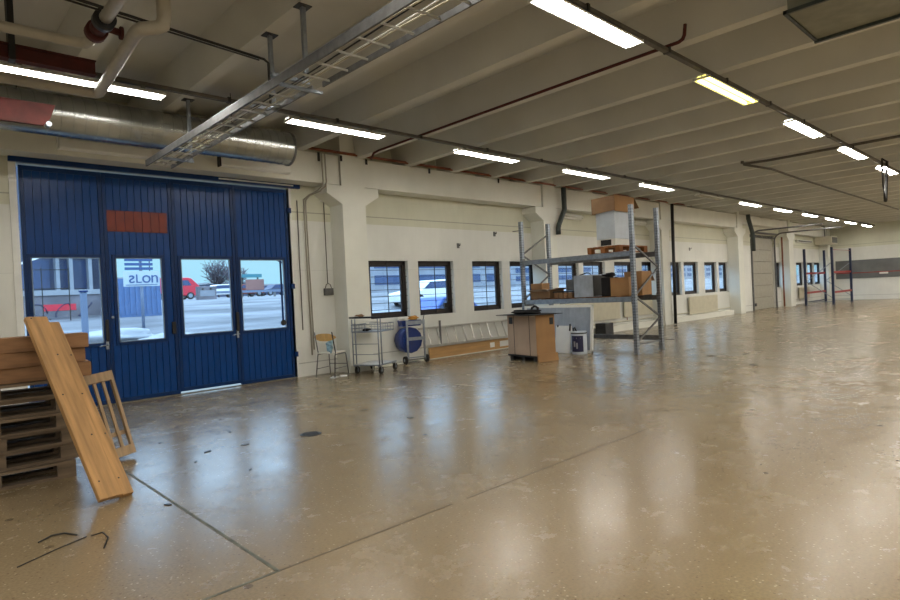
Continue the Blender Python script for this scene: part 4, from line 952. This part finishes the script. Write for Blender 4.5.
# blue container with sign
t = thing('container', 'long pale blue container seen through the second door window', 'container', (7.2, 26, gz(26)))
c_ = MB().box(-.75, .85, 0, 2.4, 0, 1.55)
for i in range(8): c_.box(-.72 + i * .2, -.62 + i * .2, -.03, 0, .1, 1.45)
c_.build('body', mat('container_paint', rgb(70, 98, 138), .5, var=.1), t); MB().box(-.75, .85, 0, 2.4, 1.55, 1.60).build('snow_cap', 'snowclean', t)
t = thing('sign_board', 'sign with blue bars and mirrored letters on a post outside the second door window', 'sign', (6.2, 22, gz(22)))
Z0 = -gz(22)
MB().cyl((.02, .06, 0), (.02, .06, 3.2 + Z0), .05, 10).build('post', 'lpost', t)
MB().box(-.56, .58, -.05, .0, 2.24 + Z0, 2.76 + Z0).build('board', mat('sign_white', rgb(170, 180, 184), .5, var=.02), t)
sb = mat('sign_blue', rgb(44, 74, 122), .5, var=.03)
for z in (2.80, 2.95, 3.10): MB().box(-.5, .38, -.05, -.01, z + Z0, z + .09 + Z0).build('stripe', sb, t)
def glyph(txt, x, z, s, flip=False):
    cu = bpy.data.curves.new('letter', 'FONT'); cu.body = txt; cu.size = s; cu.extrude = .006
    o = bpy.data.objects.new('letter_source', cu); COL.objects.link(o); bpy.context.view_layer.update()
    me = bpy.data.meshes.new_from_object(o.evaluated_get(bpy.context.evaluated_depsgraph_get())); bpy.data.objects.remove(o)
    k = -1 if flip else 1
    for v in me.vertices: v.co = Vector((v.co.x * k, -v.co.z, v.co.y))
    me.materials.clear(); me.materials.append(sb)
    q = bpy.data.objects.new('letter', me); COL.objects.link(q); q.parent = t; q.location = (x, -.058, z)
glyph('s', -.20, 2.36 + Z0, .56, True); glyph('L', -.20, 2.36 + Z0, .42); glyph('o', .0, 2.36 + Z0, .56); glyph('n', .28, 2.36 + Z0, .56)
MB().box(-.5, .5, -.062, -.05, 2.28 + Z0, 2.30 + Z0).build('underline', sb, t)
for i, (x, y, s) in enumerate(((4.9, 21.6, .9), (6.6, 20.4, .7))):
    tag(MB().blob((0, 0, 0), s, 40 + i, .18, 3, (1.6, .7, .32)).build('snow_heap', 'snowclean', loc=(x, y, gz(y) + .05), smooth=True), 'heap of snow outside the %s door window' % ('leftmost' if i == 0 else 'second'), 'snow')
# red van
def car(x, y, rz, nm, body, L=4.4, H=1.45, van=False, name='car'):
    t = thing(name, nm, 'van' if van else 'car', (x, y, gz(y)), rz)
    if van: pf = [(-2.4, .35), (-2.42, 1.1), (-2.3, 1.25), (-1.6, 1.95), (-1.3, 2.05), (2.3, 2.05), (2.42, 1.9), (2.42, .35)]
    else: pf = [(-2.15, .3), (-2.2, .75), (-1.2, .92), (-.6, 1.38), (1.0, 1.42), (1.7, .98), (2.15, .92), (2.2, .35)]
    k = L / 4.6
    MB().poly([(a * k, -.85, b) for a, b in pf], (0, 1.7, 0)).build('body', body, t, bevel=.06)
    wn = [(-1.55, 1.3), (-1.25, 1.8), (-.3, 1.8), (-.3, 1.3)] if van else [(-1.05, .95), (-.55, 1.3), (.95, 1.33), (1.45, 1.0)]
    for s in (-.862, .855): MB().poly([(a * k, s, b) for a, b in wn], (0, .008, 0)).build('side_window', 'pane', t)
    for a in (-1.4, 1.45):
        for s in (-.80, .80): 
            w_ = MB().cyl((a * k, s - .09, .34), (a * k, s + .09, .34), .34, 18).build('wheel', 'rubber', t); MB().cyl((a * k, s - .1, .34), (a * k, s + .1, .34), .2, 12).build('rim', 'steel', w_)
    return t
car(18.9, 58, PI + .05, 'bright red van parked outside, seen through the door windows', 'pink', 4.6, 2, True, 'van')
car(25.0, 62, 0, 'white parked car outside, right of the stone block', 'white')
car(28.6, 64, .1, 'pinkish red parked car outside, right of the white one', 'redbrown')
car(35.5, 70, .1, 'dark parked car outside below the brown billboard', 'facade')
car(14.9, 16.6, .2, 'blue parked car outside the second grilled window', 'carblue')
car(21.0, 24.0, .0, 'white parked car outside the third grilled window', 'white')
t = thing('stone_block', 'beige notice block standing in the snow outside the third door window', 'block', (16.55, 45, gz(45) - .1))
MB().box(0, 1.4, 0, .5, 0, 1.1).build('block', 'concr', t, bevel=.03); MB().box(.15, 1.25, -.02, 0, .35, .8).build('notice', 'render', t)
for q in (.35, .95): MB().cyl((q, -.03, .9), (q, 0, .9), .08, 10).build('fixing', 'blackm', t)
t = thing('billboard', 'brown-red billboard on posts outside the fourth door window', 'billboard', (27.1, 60, gz(60)))
MB().box(0, 2.0, 0, .15, .75, 1.85).build('panel', 'brownbb', t)
for q in (.2, 1.7): MB().box(q, q + .1, .15, .25, 0, 1.8).build('post', 'blackm', t)
t = thing('gantry_sign', 'teal sign band on posts far outside the fourth door window', 'sign', (34.6, 75, gz(75)))
MB().box(-1.5, 1.5, 0, .3, 2.5, 2.95).build('panel', mat('teal_sign', rgb(60, 120, 130), .5), t)
for q in (-1.2, 1.0): MB().box(q, q + .15, .3, .45, 0, 2.9).build('post', 'blackm', t)
t = thing('guard_rail', 'low guard rail beyond the snowy yard', 'railing', (0, 48, gz(48)))
MB().box(18, 31, 0, .06, .42, .62).build('rail', 'lpost', t)
for i in range(5): MB().box(18.2 + i * 3, 18.35 + i * 3, .06, .18, 0, .6).build('rail_post', 'steeldk', t)
for i, (x, h_) in enumerate(((20.6, 7.5), (22.2, 8.5), (46, 9))):
    t = thing('lamp_mast', ('left', 'right', 'far right')[i] + ' thin lighting mast far outside the door windows', 'mast', (x + 3, 80, gz(80)))
    MB().cyl((0, 0, 0), (0, 0, h_), .07, 6).build('mast', 'facade', t); MB().box(-.5, .5, -.1, .1, h_, h_ + .15).build('lamp_head', 'facade', t)
def tree(x, y, h_, r_, nm, seed):
    t = thing('bare_tree', nm, 'tree', (x, y, gz(y))); rnd = random.Random(seed)
    MB().cyl((0, 0, 0), (0, 0, h_ * .55), .14, 8, .08).build('trunk', 'tree', t)
    br = MB()
    for i in range(130):
        a = rnd.uniform(0, 2 * PI); z0 = rnd.uniform(h_ * .2, h_ * .6); L_ = rnd.uniform(.4, 1) * r_; u = rnd.uniform(.35, 1.2)
        p0_ = Vector((0, 0, z0)); p1 = p0_ + Vector((math.cos(a) * L_ * .6, math.sin(a) * L_ * .6, L_ * .6 * u)); p2 = p1 + Vector((rnd.uniform(-.4, .4), rnd.uniform(-.4, .4), rnd.uniform(.1, .6))) * r_ * .6
        br.tube([p0_, p1, p2], .035, 4)
        for _ in range(2):
            p3 = p1 + Vector((rnd.uniform(-.5, .5), rnd.uniform(-.5, .5), rnd.uniform(.0, .6))) * r_ * .6; br.tube([p1, p3], .025, 3)
    br.build('branches', 'tree', t)
tree(32.2, 80, 5.6, 2.6, 'bushy bare tree far outside the third door window', 3)
tree(36.5, 84, 4.4, 2.2, 'lower bare tree right of the bushy one far outside', 4)
tree(17.0, 30, 6.5, 2.6, 'bare tree outside between the first two grilled windows', 6)
# background blocks
def block(x0, x1, y, h_, nm, m='facade', rows=3):
    t = thing('far_building', nm, 'building', (x0, y, gz(y) - .2))
    MB().box(0, x1 - x0, 0, 8, 0, h_).build('wall', m, t); MB().box(-.2, x1 - x0 + .2, -.2, 8.2, h_, h_ + .3).build('roof', 'snowclean', t)
    for r_ in range(rows):
        z = .9 + r_ * (h_ - .6) / rows
        for q in range(max(1, int((x1 - x0) / 5))):
            MB().box(.6 + q * 5, 4.6 + q * 5, -.04, 0, z, z + min(1.1, (h_ / rows) * .5)).build('window', 'pane', t)
block(38, 47, 100, 2.4, 'low dark building on the horizon behind the bushy tree', 'facade', 1)
block(49, 66, 105, 2.0, 'long low building on the horizon behind the billboard', 'facade', 1)
block(31.5, 52, 44, 5.2, 'blue-grey three-storey building outside the grilled windows of the first bay', 'render', 3)
block(60, 84, 52, 4.0, 'pale building outside the grilled windows behind the rack', 'render', 3)
block(100, 150, 60, 4.0, 'long pale building outside the farthest windows', 'render', 3)
